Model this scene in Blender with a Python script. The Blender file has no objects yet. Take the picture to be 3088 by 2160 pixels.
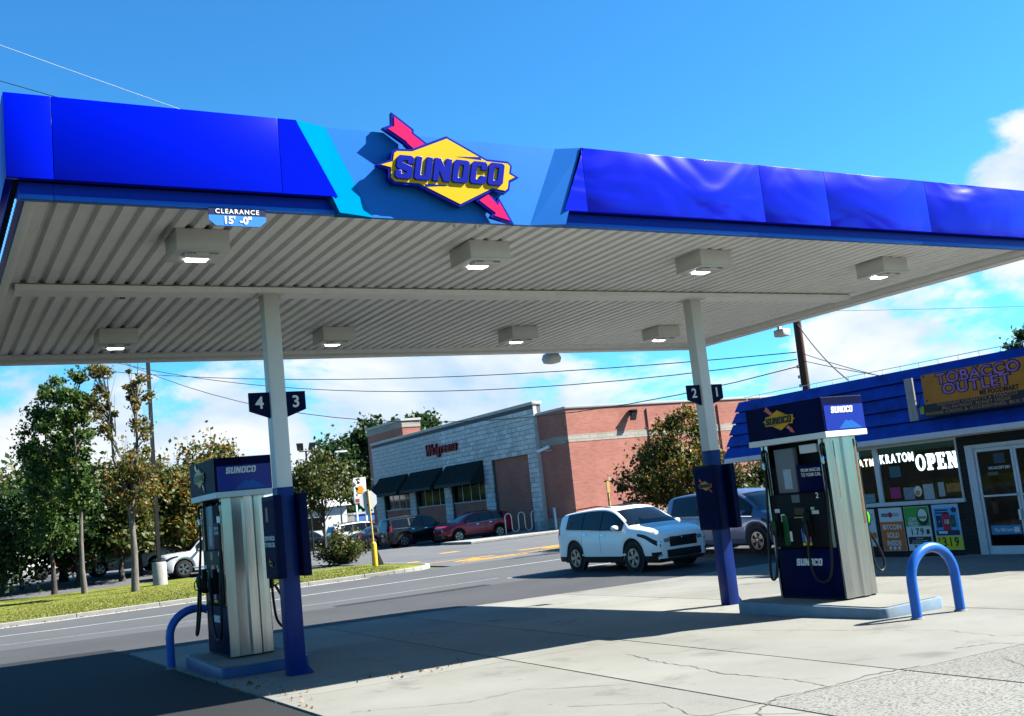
import bpy, bmesh, math, random
import numpy as np
from mathutils import Vector, Matrix
R = math.radians
rng = random.Random(11)
scene = bpy.context.scene
col = scene.collection

# ------------------------------------------------------------------ camera
YAW, PITCH, ROLL = .530768459, .13652592, -.104892668
_f = Vector((math.sin(YAW)*math.cos(PITCH), math.cos(YAW)*math.cos(PITCH), math.sin(PITCH)))
_r = Vector((math.cos(YAW), -math.sin(YAW), 0)); _u = _r.cross(_f)
_r2 = math.cos(ROLL)*_r + math.sin(ROLL)*_u; _u2 = -math.sin(ROLL)*_r + math.cos(ROLL)*_u
cam_d = bpy.data.cameras.new('camera'); cam = bpy.data.objects.new('camera', cam_d); col.objects.link(cam)
m = Matrix.Identity(4)
for i in range(3):
    m[i][0], m[i][1], m[i][2] = _r2[i], _u2[i], -_f[i]
m[2][3] = 1.7
cam.matrix_world = m
cam_d.sensor_width = 36; cam_d.lens = 36*3104/3088; cam_d.clip_end = 3000; cam_d.clip_start = .05
scene.camera = cam

# ------------------------------------------------------------------ sun, sky, exposure
SUNV = Vector((1.04, -.46, 1.0)).normalized()          # towards the sun
SUN_EL = math.asin(SUNV.z); SUN_AZ = math.atan2(SUNV.x, SUNV.y)
sd = bpy.data.lights.new('sun', 'SUN'); sd.energy = 5.0; sd.angle = R(.5); sd.color = (1, .97, .91)
so = bpy.data.objects.new('sun', sd); col.objects.link(so)
so.rotation_euler = (-SUNV).to_track_quat('-Z', 'Y').to_euler(); so.location = (20, -10, 40)
scene.view_settings.view_transform = 'Standard'; scene.view_settings.look = 'None'
scene.view_settings.gamma = 1; scene.view_settings.use_curve_mapping = False
scene.view_settings.exposure = 2.1
scene.cycles.max_bounces = 5; scene.cycles.diffuse_bounces = 2; scene.cycles.glossy_bounces = 2; scene.cycles.transmission_bounces = 4; scene.cycles.caustics_reflective = False; scene.cycles.caustics_refractive = False

world = bpy.data.worlds.new('World'); scene.world = world; world.use_nodes = True
def build_world():
    nt = world.node_tree; N = nt.nodes; L = nt.links; N.clear()
    def nd(t, **k):
        n = N.new(t)
        for a, b in k.items(): setattr(n, a, b)
        return n
    def mth(op, a, b=None, clamp=False):
        n = nd('ShaderNodeMath', operation=op); n.use_clamp = clamp
        for i, q in enumerate((a, b)):
            if q is None: continue
            if isinstance(q, (int, float)): n.inputs[i].default_value = q
            else: L.new(q, n.inputs[i])
        return n.outputs[0]
    sky = nd('ShaderNodeTexSky', sky_type='NISHITA', sun_disc=False)
    sky.sun_elevation = SUN_EL; sky.sun_rotation = SUN_AZ; sky.altitude = 200
    sky.air_density = 1.0; sky.dust_density = .35; sky.ozone_density = 2.2
    hsv = nd('ShaderNodeHueSaturation'); hsv.inputs['Saturation'].default_value = 1.12
    L.new(sky.outputs[0], hsv.inputs['Color'])
    gam = nd('ShaderNodeMix', data_type='RGBA', blend_type='MULTIPLY'); gam.inputs[0].default_value = 1
    L.new(hsv.outputs[0], gam.inputs[6]); gam.inputs[7].default_value = (.33, .885, 1.15, 1)
    tc = nd('ShaderNodeTexCoord'); sep = nd('ShaderNodeSeparateXYZ'); L.new(tc.outputs['Generated'], sep.inputs[0])
    z = sep.outputs[2]
    # cloud layer: cumulus band low over the horizon, drawn in directions only
    mp = nd('ShaderNodeMapping'); L.new(tc.outputs['Generated'], mp.inputs[0]); mp.inputs['Scale'].default_value = (1, 1, 2.0)
    mp.inputs['Location'].default_value = (3.17, 1.4, .2)
    n1 = nd('ShaderNodeTexNoise'); n1.inputs['Scale'].default_value = 3.4; n1.inputs['Detail'].default_value = 7; n1.inputs['Roughness'].default_value = .58
    n1.inputs['Distortion'].default_value = .25; L.new(mp.outputs[0], n1.inputs[0])
    n2 = nd('ShaderNodeTexNoise'); n2.inputs['Scale'].default_value = 9; n2.inputs['Detail'].default_value = 5; n2.inputs['Roughness'].default_value = .6
    mp2 = nd('ShaderNodeMapping'); L.new(tc.outputs['Generated'], mp2.inputs[0]); mp2.inputs['Scale'].default_value = (1, 1, 1.7); mp2.inputs['Location'].default_value = (.6, .9, 3)
    L.new(mp2.outputs[0], n2.inputs[0])
    # broad banks of cloud, each round a direction of the sky
    def bank(d, sx, w):
        dot = nd('ShaderNodeVectorMath', operation='DOT_PRODUCT'); L.new(tc.outputs['Generated'], dot.inputs[0])
        dot.inputs[1].default_value = Vector(d).normalized()
        mr = nd('ShaderNodeMapRange'); L.new(dot.outputs['Value'], mr.inputs[0])
        mr.inputs[1].default_value = math.cos(sx); mr.inputs[2].default_value = 1; mr.inputs[3].default_value = 0; mr.inputs[4].default_value = w
        return mr.outputs[0]
    cov = None
    for b in BANKS:
        o = bank(*b); cov = o if cov is None else mth('MAXIMUM', cov, o)
    low = nd('ShaderNodeMapRange'); L.new(z, low.inputs[0]); low.inputs[1].default_value = .36; low.inputs[2].default_value = .0; low.inputs[3].default_value = -.16; low.inputs[4].default_value = .10
    dens = mth('ADD', mth('ADD', mth('ADD', n1.outputs[0], mth('MULTIPLY', mth('SUBTRACT', n2.outputs[0], .5), .22)), low.outputs[0]), cov)
    mask = nd('ShaderNodeMapRange', interpolation_type='SMOOTHSTEP'); L.new(dens, mask.inputs[0]); mask.inputs[1].default_value = .58; mask.inputs[2].default_value = .68
    # shading of the cloud: a step towards the sun thinner -> brighter
    mpS = nd('ShaderNodeMapping'); L.new(tc.outputs['Generated'], mpS.inputs[0]); mpS.inputs['Scale'].default_value = (1, 1, 2.0)
    off = SUNV*.05; mpS.inputs['Location'].default_value = (3.17+off.x, 1.4+off.y, .2+off.z*2.6)
    n3 = nd('ShaderNodeTexNoise'); n3.inputs['Scale'].default_value = 3.4; n3.inputs['Detail'].default_value = 4; n3.inputs['Roughness'].default_value = .58; n3.inputs['Distortion'].default_value = .25
    L.new(mpS.outputs[0], n3.inputs[0])
    sh = mth('ADD', mth('MULTIPLY', mth('SUBTRACT', n1.outputs[0], n3.outputs[0]), 4.2), .60, True)
    cc = nd('ShaderNodeMix', data_type='RGBA'); L.new(sh, cc.inputs[0])
    cc.inputs[6].default_value = (2.3, 3.3, 4.45, 1); cc.inputs[7].default_value = (4.75, 4.85, 4.95, 1)
    mx = nd('ShaderNodeMix', data_type='RGBA'); L.new(mth('MULTIPLY', mask.outputs[0], .96), mx.inputs[0]); L.new(gam.outputs[2], mx.inputs[6]); L.new(cc.outputs[2], mx.inputs[7])
    bg = nd('ShaderNodeBackground'); bg.inputs[1].default_value = .05; L.new(mx.outputs[2], bg.inputs[0])
    out = nd('ShaderNodeOutputWorld'); L.new(bg.outputs[0], out.inputs[0])
# banks: direction, angular radius, weight
def dirp(x, y):   # a direction in the place, found from where the photograph shows a cloud
    d = (x-1544)*_r2 - (y-1080)*_u2 + 3104*_f
    return tuple(d.normalized())
BANKS = [(dirp(3260, 560), R(7.5), .45), (dirp(2830, 1060), R(9), .15), (dirp(1250, 1190), R(11), .17), (dirp(100, 1250), R(9), .24),
         (dirp(3400, 900), R(8), .12), (dirp(650, 1450), R(9), .20)]
build_world()

# ------------------------------------------------------------------ helpers
MATS = {}
ALB = .80
def mat(name, c, rough=.6, metal=0., spec=.22, var=0., vscale=6., bump=0., bscale=40., coat=0., emit=None, estr=0., dirt=None, dscale=1.5, damt=.0, stretch=None, coords='pos', alpha=None, trans=0.):
    if name in MATS: return MATS[name]
    c = tuple(k*ALB for k in c); dirt = tuple(k*ALB for k in dirt) if dirt else None; estr *= ALB
    M = bpy.data.materials.new(name); M.use_nodes = True; nt = M.node_tree; N = nt.nodes; L = nt.links
    b = N['Principled BSDF']; b.inputs['Base Color'].default_value = (*c, 1); b.inputs['Roughness'].default_value = rough
    b.inputs['Metallic'].default_value = metal; b.inputs['Specular IOR Level'].default_value = spec
    b.inputs['Coat Weight'].default_value = coat; b.inputs['Coat Roughness'].default_value = .04
    if trans: b.inputs['Transmission Weight'].default_value = trans
    if emit: b.inputs['Emission Color'].default_value = (*emit, 1); b.inputs['Emission Strength'].default_value = estr
    vec = None
    if var or bump or damt:
        if coords == 'pos':
            g = N.new('ShaderNodeNewGeometry'); vec = g.outputs['Position']
        else:
            g = N.new('ShaderNodeTexCoord'); vec = g.outputs['Object']
        if stretch:
            mp = N.new('ShaderNodeMapping'); mp.inputs['Scale'].default_value = stretch; L.new(vec, mp.inputs[0]); vec = mp.outputs[0]
    cur = None
    if var:
        n = N.new('ShaderNodeTexNoise'); n.inputs['Scale'].default_value = vscale; n.inputs['Detail'].default_value = 6; n.inputs['Roughness'].default_value = .65; L.new(vec, n.inputs[0])
        mr = N.new('ShaderNodeMapRange'); mr.inputs[1].default_value = .3; mr.inputs[2].default_value = .7; L.new(n.outputs[0], mr.inputs[0])
        x = N.new('ShaderNodeMix'); x.data_type = 'RGBA'; L.new(mr.outputs[0], x.inputs[0])
        x.inputs[6].default_value = tuple(max(0, k*(1-var)) for k in c)+(1,); x.inputs[7].default_value = tuple(min(1, k*(1+var)) for k in c)+(1,)
        cur = x.outputs[2]
    if damt:
        n = N.new('ShaderNodeTexNoise'); n.inputs['Scale'].default_value = dscale; n.inputs['Detail'].default_value = 8; n.inputs['Roughness'].default_value = .7; L.new(vec, n.inputs[0])
        mr = N.new('ShaderNodeMapRange'); mr.inputs[1].default_value = .52; mr.inputs[2].default_value = .75; mr.inputs[4].default_value = damt; L.new(n.outputs[0], mr.inputs[0])
        x = N.new('ShaderNodeMix'); x.data_type = 'RGBA'; L.new(mr.outputs[0], x.inputs[0])
        if cur: L.new(cur, x.inputs[6])
        else: x.inputs[6].default_value = (*c, 1)
        x.inputs[7].default_value = (*(dirt or (.05, .045, .04)), 1); cur = x.outputs[2]
    if cur: L.new(cur, b.inputs['Base Color'])
    if bump:
        n = N.new('ShaderNodeTexNoise'); n.inputs['Scale'].default_value = bscale; n.inputs['Detail'].default_value = 4; L.new(vec, n.inputs[0])
        bp = N.new('ShaderNodeBump'); bp.inputs['Strength'].default_value = bump; bp.inputs['Distance'].default_value = .02; L.new(n.outputs[0], bp.inputs['Height']); L.new(bp.outputs[0], b.inputs['Normal'])
    MATS[name] = M; return M

def tag(o, label=None, cat=None, group=None, kind=None):
    if label: o['label'] = label
    if cat: o['category'] = cat
    if group: o['group'] = group
    if kind: o['kind'] = kind
    return o
def empty(name, loc, label, cat, group=None, rz=0.):
    o = bpy.data.objects.new(name, None); o.empty_display_size = .2; col.objects.link(o); o.location = loc; o.rotation_euler = (0, 0, rz)
    return tag(o, label, cat, group)
def wloc(o):
    v = Vector((0, 0, 0))
    while o: v += o.location; o = o.parent
    return v
def link(name, me, mt, parent=None):
    o = bpy.data.objects.new(name, me); col.objects.link(o)
    if mt and not me.materials: me.materials.append(mt)
    if parent: o.parent = parent
    return o
class MB:
    def __init__(s): s.v = []; s.f = []
    def add(s, vs, fs):
        k = len(s.v); s.v += [tuple(q) for q in vs]; s.f += [tuple(i+k for i in q) for q in fs]; return s
    def box(s, x0, x1, y0, y1, z0, z1):
        return s.add([(x0,y0,z0),(x1,y0,z0),(x1,y1,z0),(x0,y1,z0),(x0,y0,z1),(x1,y0,z1),(x1,y1,z1),(x0,y1,z1)],
                     [(3,2,1,0),(4,5,6,7),(0,1,5,4),(1,2,6,5),(2,3,7,6),(3,0,4,7)])
    def hexa(s, b, t):   # bottom quad, top quad
        return s.add(list(b)+list(t), [(3,2,1,0),(4,5,6,7),(0,1,5,4),(1,2,6,5),(2,3,7,6),(3,0,4,7)])
    def prism(s, poly, ax, d0, d1):
        n = len(poly)
        def P(q, d):
            if ax == 'x': return (d, q[0], q[1])
            if ax == 'y': return (q[0], d, q[1])
            return (q[0], q[1], d)
        return s.add([P(q, d0) for q in poly]+[P(q, d1) for q in poly], [tuple(range(n-1, -1, -1)), tuple(range(n, 2*n))]+[(i, (i+1) % n, n+(i+1) % n, n+i) for i in range(n)])
    def tube(s, path, r, n=10, cap=True):
        path = [Vector(q) for q in path]; rr = r if isinstance(r, (list, tuple)) else [r]*len(path)
        rings = []; up = None
        for i, q in enumerate(path):
            t = (path[min(i+1, len(path)-1)]-path[max(i-1, 0)]).normalized()
            if up is None: up = Vector((0, 0, 1)) if abs(t.z) < .9 else Vector((1, 0, 0))
            a = t.cross(up).normalized(); b = a.cross(t).normalized(); up = b
            rings.append([q+(a*math.cos(k*2*math.pi/n)+b*math.sin(k*2*math.pi/n))*rr[i] for k in range(n)])
        k0 = len(s.v)
        for g in rings: s.v += [tuple(x) for x in g]
        for i in range(len(path)-1):
            for k in range(n):
                a = k0+i*n+k; b = k0+i*n+(k+1) % n; s.f.append((a, b, b+n, a+n))
        if cap: s.f.append(tuple(k0+k for k in range(n-1, -1, -1))); s.f.append(tuple(k0+(len(path)-1)*n+k for k in range(n)))
        return s
    def lathe(s, prof, c, ax='z', n=24):  # prof: (r, h)
        k0 = len(s.v); c = Vector(c)
        for r, h in prof:
            for k in range(n):
                a = 2*math.pi*k/n; x, y = r*math.cos(a), r*math.sin(a)
                q = {'z': (x, y, h), 'y': (x, h, y), 'x': (h, x, y)}[ax]
                s.v.append(tuple(c+Vector(q)))
        for i in range(len(prof)-1):
            for k in range(n):
                a = k0+i*n+k; b = k0+i*n+(k+1) % n; s.f.append((a, b, b+n, a+n))
        s.f.append(tuple(k0+k for k in range(n-1, -1, -1))); s.f.append(tuple(k0+(len(prof)-1)*n+k for k in range(n)))
        return s
    def grid(s, rows, closed=False):
        k0 = len(s.v); n = len(rows[0])
        for r in rows: s.v += [tuple(q) for q in r]
        for i in range(len(rows)-1):
            for k in range(n-1+(1 if closed else 0)):
                s.f.append((k0+i*n+k, k0+i*n+(k+1) % n, k0+(i+1)*n+(k+1) % n, k0+(i+1)*n+k))
        return s
    def mesh(s, name, off=(0, 0, 0), bevel=0., smooth=None, seg=2):
        me = bpy.data.meshes.new(name)
        ox, oy, oz = off
        me.from_pydata([(x-ox, y-oy, z-oz) for x, y, z in s.v], [], s.f)
        bm = bmesh.new(); bm.from_mesh(me)
        bmesh.ops.recalc_face_normals(bm, faces=bm.faces)
        if bevel:
            ed = [e for e in bm.edges if len(e.link_faces) == 2 and e.calc_face_angle(0) > .5]
            bmesh.ops.bevel(bm, geom=ed, offset=bevel, segments=seg, affect='EDGES', profile=.5, clamp_overlap=True)
        bm.to_mesh(me); bm.free()
        if smooth is not None:
            me.shade_smooth(); me.set_sharp_from_angle(angle=R(smooth))
        return me
    def build(s, name, mt, parent=None, world=True, bevel=0., smooth=None, seg=2):
        off = wloc(parent) if (parent and world) else (0, 0, 0)
        return link(name, s.mesh(name, off, bevel, smooth, seg), mt, parent)
def bx(name, mt, parent, x0, x1, y0, y1, z0, z1, bevel=0., world=True):
    return MB().box(x0, x1, y0, y1, z0, z1).build(name, mt, parent, world, bevel, 40 if bevel else None)

def curve_mesh(outs, depth, bevel=0.):
    cu = bpy.data.curves.new('tmp', 'CURVE'); cu.dimensions = '2D'; cu.fill_mode = 'BOTH'; cu.extrude = depth/2; cu.bevel_depth = bevel; cu.bevel_resolution = 1
    for o in outs:
        sp = cu.splines.new('POLY'); sp.points.add(len(o)-1); sp.use_cyclic_u = True
        for i, q in enumerate(o): sp.points[i].co = (q[0], q[1], 0, 1)
    ob = bpy.data.objects.new('tmp', cu); me = bpy.data.meshes.new_from_object(ob); bpy.data.objects.remove(ob); bpy.data.curves.remove(cu)
    return me
def text_mesh(t, size, depth, bold=0., shear=0., align='CENTER', space=1., xscale=1.):
    cu = bpy.data.curves.new('tmp', 'FONT'); cu.body = t; cu.size = size; cu.extrude = depth/2; cu.offset = bold; cu.shear = shear; cu.align_x = align; cu.align_y = 'CENTER'; cu.space_character = space; cu.space_line = .95
    cu.resolution_u = 3
    ob = bpy.data.objects.new('tmp', cu); me = bpy.data.meshes.new_from_object(ob); bpy.data.objects.remove(ob); bpy.data.curves.remove(cu)
    if xscale != 1: me.transform(Matrix.Diagonal((xscale, 1, 1, 1)))
    return me
def frame(normal, up=(0, 0, 1)):   # 2D x,y -> world axes, z -> normal
    n = Vector(normal).normalized(); u = Vector(up); x = u.cross(n).normalized(); y = n.cross(x)
    M = Matrix.Identity(4)
    for i in range(3): M[i][0], M[i][1], M[i][2] = x[i], y[i], n[i]
    return M
def put(name, me, mt, parent, pos, normal, up=(0, 0, 1), world=True):
    M = frame(normal, up); p = Vector(pos) - (wloc(parent) if (parent and world) else Vector((0, 0, 0)))
    me.transform(Matrix.Translation(p) @ M)
    return link(name, me, mt, parent)
def dup(o, parent=None, loc=None):
    c = o.copy(); col.objects.link(c); c.parent = parent
    if loc is not None: c.location = loc
    for k in list(o.children): dup(k, c)
    return c
def gz(X, Y):
    a = -.02*(Y-11)-.02*(X-3); k = 40.
    z = a if a > .3 else math.log(math.exp(k*a)+math.exp(k*-.40))/k
    u = min(1, max(0, (Y-46)/12)); w = min(1, max(0, (17-X)/6))
    return z+.42*u*u*(3-2*u)*w*w*(3-2*w)

# ------------------------------------------------------------------ materials
def pavement_mat(name, c1, c2, speck, sp_amt, stain, st_amt, bump, sp_scale=140., big=.35):
    c1, c2, speck, stain = [tuple(k*ALB for k in q) for q in (c1, c2, speck, stain)]
    M = bpy.data.materials.new(name); M.use_nodes = True; nt = M.node_tree; N = nt.nodes; L = nt.links; b = N['Principled BSDF']
    b.inputs['Roughness'].default_value = .88; b.inputs['Specular IOR Level'].default_value = .25
    g = N.new('ShaderNodeNewGeometry'); P = g.outputs['Position']
    def noise(sc, det=6, ro=.6):
        n = N.new('ShaderNodeTexNoise'); n.inputs['Scale'].default_value = sc; n.inputs['Detail'].default_value = det; n.inputs['Roughness'].default_value = ro; L.new(P, n.inputs[0]); return n.outputs[0]
    def rmp(v, a, b_, o0=0., o1=1.):
        n = N.new('ShaderNodeMapRange'); n.inputs[1].default_value = a; n.inputs[2].default_value = b_; n.inputs[3].default_value = o0; n.inputs[4].default_value = o1; L.new(v, n.inputs[0]); return n.outputs[0]
    def mixc(f, a, b_):
        n = N.new('ShaderNodeMix'); n.data_type = 'RGBA'
        if isinstance(f, float): n.inputs[0].default_value = f
        else: L.new(f, n.inputs[0])
        for i, q in ((6, a), (7, b_)):
            if isinstance(q, tuple): n.inputs[i].default_value = (*q, 1)
            else: L.new(q, n.inputs[i])
        return n.outputs[2]
    oi = N.new('ShaderNodeObjectInfo')
    base = mixc(rmp(noise(big, 7, .62), .3, .7), c1, c2)
    base = mixc(rmp(noise(sp_scale, 3, .7), .5, .72 if sp_amt < .9 else .60, 0, sp_amt), base, speck)
    base = mixc(rmp(noise(1.3, 9, .72), .56, .78, 0, st_amt), base, stain)
    v = N.new('ShaderNodeTexVoronoi'); v.inputs['Scale'].default_value = 2.1; L.new(P, v.inputs[0])
    base = mixc(rmp(v.outputs[0], .035, .05, .55*min(1, st_amt*2.0), 0), base, stain)
    v2 = N.new('ShaderNodeTexVoronoi'); v2.inputs['Scale'].default_value = .62; v2.inputs['Randomness'].default_value = 1; wn = N.new('ShaderNodeVectorMath'); wn.operation = 'MULTIPLY_ADD'; nz = N.new('ShaderNodeTexNoise'); nz.inputs['Scale'].default_value = 5; L.new(P, nz.inputs[0]); L.new(nz.outputs['Color'], wn.inputs[0]); wn.inputs[1].default_value = (.25, .25, .25); L.new(P, wn.inputs[2]); L.new(wn.outputs[0], v2.inputs[0])
    base = mixc(rmp(v2.outputs[0], .05, .16, .5*min(1, st_amt*1.6), 0), base, stain)
    hs = N.new('ShaderNodeHueSaturation'); L.new(base, hs.inputs['Color']); L.new(rmp(oi.outputs['Random'], 0, 1, .9, 1.06), hs.inputs['Value'])
    L.new(hs.outputs[0], b.inputs['Base Color'])
    bp = N.new('ShaderNodeBump'); bp.inputs['Strength'].default_value = bump; bp.inputs['Distance'].default_value = .01; L.new(noise(sp_scale*.6, 4), bp.inputs['Height']); L.new(bp.outputs[0], b.inputs['Normal'])
    MATS[name] = M; return M
CONC = pavement_mat('concrete', (.160, .158, .134), (.238, .235, .205), (.12, .118, .104), .7, (.07, .066, .058), .8, .4)
AGG = pavement_mat('aggregate_concrete', (.168, .166, .142), (.225, .222, .192), (.065, .065, .06), .95, (.10, .095, .085), .35, .7, 42.)
LOT = pavement_mat('lot_asphalt', (.013, .0135, .014), (.020, .0205, .021), (.04, .04, .04), .35, (.02, .02, .02), .5, .5)  # darker than the drive asphalt: canopy shade is put into the colour
DRIVE = pavement_mat('drive_asphalt_lit_tone', (.040, .041, .042), (.056, .057, .058), (.085, .085, .085), .4, (.025, .025, .025), .5, .5)  # sunlit tone of asphalt, lighter than the shaded forecourt
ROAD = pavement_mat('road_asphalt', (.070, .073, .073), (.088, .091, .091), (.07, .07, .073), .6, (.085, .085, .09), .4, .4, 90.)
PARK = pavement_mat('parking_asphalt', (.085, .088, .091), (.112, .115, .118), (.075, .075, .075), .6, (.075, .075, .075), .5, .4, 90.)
GRASS = mat('grass_soil', (.125, .14, .02), .95, spec=.1, var=.45, vscale=1.3, bump=.8, bscale=30, dirt=(.19, .145, .055), dscale=.8, damt=.75)
KERB = mat('kerb_concrete', (.27, .26, .235), .9, var=.18, vscale=3, bump=.2, damt=.4, dirt=(.2, .18, .15))
EARTH = mat('far_ground', (.09, .10, .05), .95, var=.3, vscale=.2)
WHITEL = mat('road_paint_white', (.42, .42, .40), .8, var=.15, vscale=5, damt=.6, dirt=(.25, .25, .26), dscale=3)
YELL = mat('road_paint_yellow', (.55, .28, .015), .8, var=.2, vscale=5, damt=.7, dirt=(.3, .27, .2), dscale=4)
JOINT = mat('joint_filler', (.035, .035, .033), .95, var=.4, vscale=8)
CRACKM = mat('crack_dark', (.10, .095, .08), .95, var=.5, vscale=9)

# ------------------------------------------------------------------ ground
def sheet(name, x0, x1, y0, y1, dz, mt, sx=2., sy=2., parent=None, fn=None):
    nx = max(1, int((x1-x0)/sx)); ny = max(1, int((y1-y0)/sy)); b = MB()
    b.grid([[(x0+(x1-x0)*i/nx, y0+(y1-y0)*j/ny, gz(x0+(x1-x0)*i/nx, y0+(y1-y0)*j/ny)+dz) for i in range(nx+1)] for j in range(ny+1)])
    o = b.build(name, mt, parent, smooth=60)
    if not parent: tag(o, kind='structure')
    return o
def build_ground():
    b = MB()
    xs = [-1500, -600, -250, -120, -80]+list(range(-60, 100, 4))+[120, 250, 600, 1500]; ys = [-60, -30]+list(range(-20, 130, 4))+[160, 250, 600, 1500]
    b.grid([[(x, y, gz(x, y)-.06) for x in xs] for y in ys])
    tag(b.build('ground', EARTH, smooth=60), kind='structure')
    sheet('forecourt_asphalt', -40, 2.93, -12, 20.2, -.010, LOT); sheet('drive_asphalt', -40, 2.93, 20.2, 24, -.010, DRIVE)  # forecourt in the shaded tone, drive beyond it in the sunlit tone
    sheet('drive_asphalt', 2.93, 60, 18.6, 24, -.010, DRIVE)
    sheet('road', -120, 90, 24, 34.0, -.014, ROAD)
    sheet('parking_lot', 16.6, 60, 34.0, 110, -.018, PARK, 3, 3)
    sheet('far_parking_lot', -80, 16.6, 48.5, 130, -.030, PARK, 4, 4)
    sheet('grass_verge', -80, 10.6, 34.18, 49.0, .085, GRASS, 2, 1.5)
    # rounded end of the verge beside the driveway
    b = MB(); pts = [(10.6, 34.18)]
    for k in range(11):
        a = -math.pi/2+k*math.pi/2/10; pts.append((14.3+2.0*math.cos(a), 36.18+2.0*math.sin(a)))
    pts += [(16.3, 41.2), (10.6, 43.5)]
    b.add([(x, y, gz(x, y)+.085) for x, y in pts], [tuple(range(len(pts)))]); tag(b.build('grass_verge', GRASS), kind='structure')
    # kerb stones along the verge
    kr = bpy.data.objects.new('kerb', None); col.objects.link(kr); tag(kr, kind='structure')
    path = [(-80+2.4*i, 34.0) for i in range(39)]+[(13.2, 34.0)]
    for k in range(9):
        a = -math.pi/2+k*math.pi/2/8; path.append((14.3+2.18*math.cos(a), 36.18+2.18*math.sin(a)))
    path += [(16.48, 38.6), (16.48, 41.2)]
    for (ax, ay), (bx_, by) in zip(path[:-1], path[1:]):
        d = Vector((bx_-ax, by-ay, 0)); L_ = d.length; d.normalize(); n = Vector((-d.y, d.x, 0)); g = .006
        p0 = Vector((ax, ay, 0))+d*g; p1 = Vector((bx_, by, 0))-d*g; w = .17
        q = [p0, p1, p1+n*w, p0+n*w]
        MB().hexa([(v.x, v.y, gz(v.x, v.y)-.05) for v in q], [(v.x, v.y, gz(v.x, v.y)+.11) for v in q]).build('kerb_stone', KERB, kr, world=False, bevel=.015)
    # gutter pan of pale concrete
    sheet('gutter', -80, 13.2, 33.45, 34.0, -.008, KERB, 2.4, 1)
    # concrete pavement: joint bed and separate slabs
    pv = sheet('concrete_pavement', 2.94, 18.6, -8, 18.6, -.03, JOINT)
    sh = lambda y: .08*(y-8)
    xl = [2.95, 5.43, 7.0, 10.6, 14.2, 18.4]; yl = [-8, 1.6, 5.93, 10.25, 14.55, 18.6]
    for j in range(5):
        for i in range(5):
            def cx(k, y): return xl[k]+(sh(y) if 0 < k < 5 else 0)
            y0, y1 = yl[j]+.008, yl[j+1]-.008
            jw = .014 if i in (0, 1, 2) else .009
            c = [(cx(i, y0)+jw, y0), (cx(i+1, y0)-jw, y0), (cx(i+1, y1)-jw, y1), (cx(i, y1)+jw, y1)]
            n = 5; rows = []
            for a in range(n+1):
                rw = []
                for q in range(n+1):
                    u, v = q/n, a/n
                    x = (c[0][0]*(1-u)+c[1][0]*u)*(1-v)+(c[3][0]*(1-u)+c[2][0]*u)*v; y = y0*(1-v)+y1*v
                    rw.append((x, y, gz(x, y)+rng.uniform(-.0006, .0006)))
                rows.append(rw)
            b = MB().grid(rows)
            ed = [rows[0][q] for q in range(n+1)]+[rows[a][n] for a in range(1, n+1)]+[rows[n][q] for q in range(n-1, -1, -1)]+[rows[a][0] for a in range(n-1, 0, -1)]
            b.grid([ed, [(x, y, z-.028) for x, y, z in ed]], closed=True)
            ag = j <= 1 and i >= 1
            b.build('slab', AGG if ag else CONC, pv, world=False)
    # long cracks
    def crack(pts, w, seed):
        rr = random.Random(seed); L_ = []
        for a, b2 in zip(pts[:-1], pts[1:]):
            for k in range(9):
                t = k/9; x = a[0]*(1-t)+b2[0]*t+rr.uniform(-.022, .022); y = a[1]*(1-t)+b2[1]*t+rr.uniform(-.022, .022); L_.append((x, y))
        L_.append(pts[-1]); A = []; B = []
        for i, (x, y) in enumerate(L_):
            d = Vector((L_[min(i+1, len(L_)-1)][0]-L_[max(i-1, 0)][0], L_[min(i+1, len(L_)-1)][1]-L_[max(i-1, 0)][1])).normalized(); ww = w*rr.uniform(.25, 1)
            A.append((x-d.y*ww, y+d.x*ww, gz(x, y)+.003)); B.append((x+d.y*ww, y-d.x*ww, gz(x, y)+.003))
        MB().grid([A, B]).build('crack', CRACKM, pv, world=False)
    crack([(6.45, 9.2), (6.25, 8.5), (6.2, 7.9), (6.05, 7.3), (6.1, 6.5), (6.0, 5.95)], .010, 1)
    crack([(4.6, 5.0), (5.0, 5.7), (5.45, 5.98), (6.0, 5.95), (6.5, 6.05), (7.05, 5.98)], .014, 2)
    crack([(7.35, 12.2), (7.9, 11.0), (8.3, 9.4), (8.6, 8.2)], .006, 3)
    crack([(3.2, 8.8), (4.0, 8.2), (4.6, 8.3), (5.3, 7.6)], .006, 4)
    crack([(7.9, 6.3), (8.3, 6.2), (8.4, 5.6), (9.2, 5.2)], .009, 5)
    crack([(8.6, 8.2), (8.9, 7.2), (8.7, 6.4), (9.0, 5.9)], .005, 6); crack([(11.2, 8.0), (12.3, 7.2), (12.6, 6.2)], .006, 7); crack([(5.5, 12.4), (6.2, 13.3), (6.1, 14.2), (6.9, 15.6)], .006, 8); crack([(4.4, 7.2), (4.9, 6.6), (4.7, 6.0), (5.2, 5.4)], .006, 9); crack([(6.2, 3.2), (6.9, 4.0), (7.0, 4.8), (7.6, 5.6)], .007, 10)
    # painted lines
    def line(x0, x1, y, w, mt=WHITEL):
        o = sheet('road_marking', x0, x1, y-w/2, y+w/2, -.009, mt, 3, 1)
    line(-60, 18.5, 29.75, .13); line(14.0, 60, 25.35, .13); line(-60, 14.0, 25.9, .05)
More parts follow.
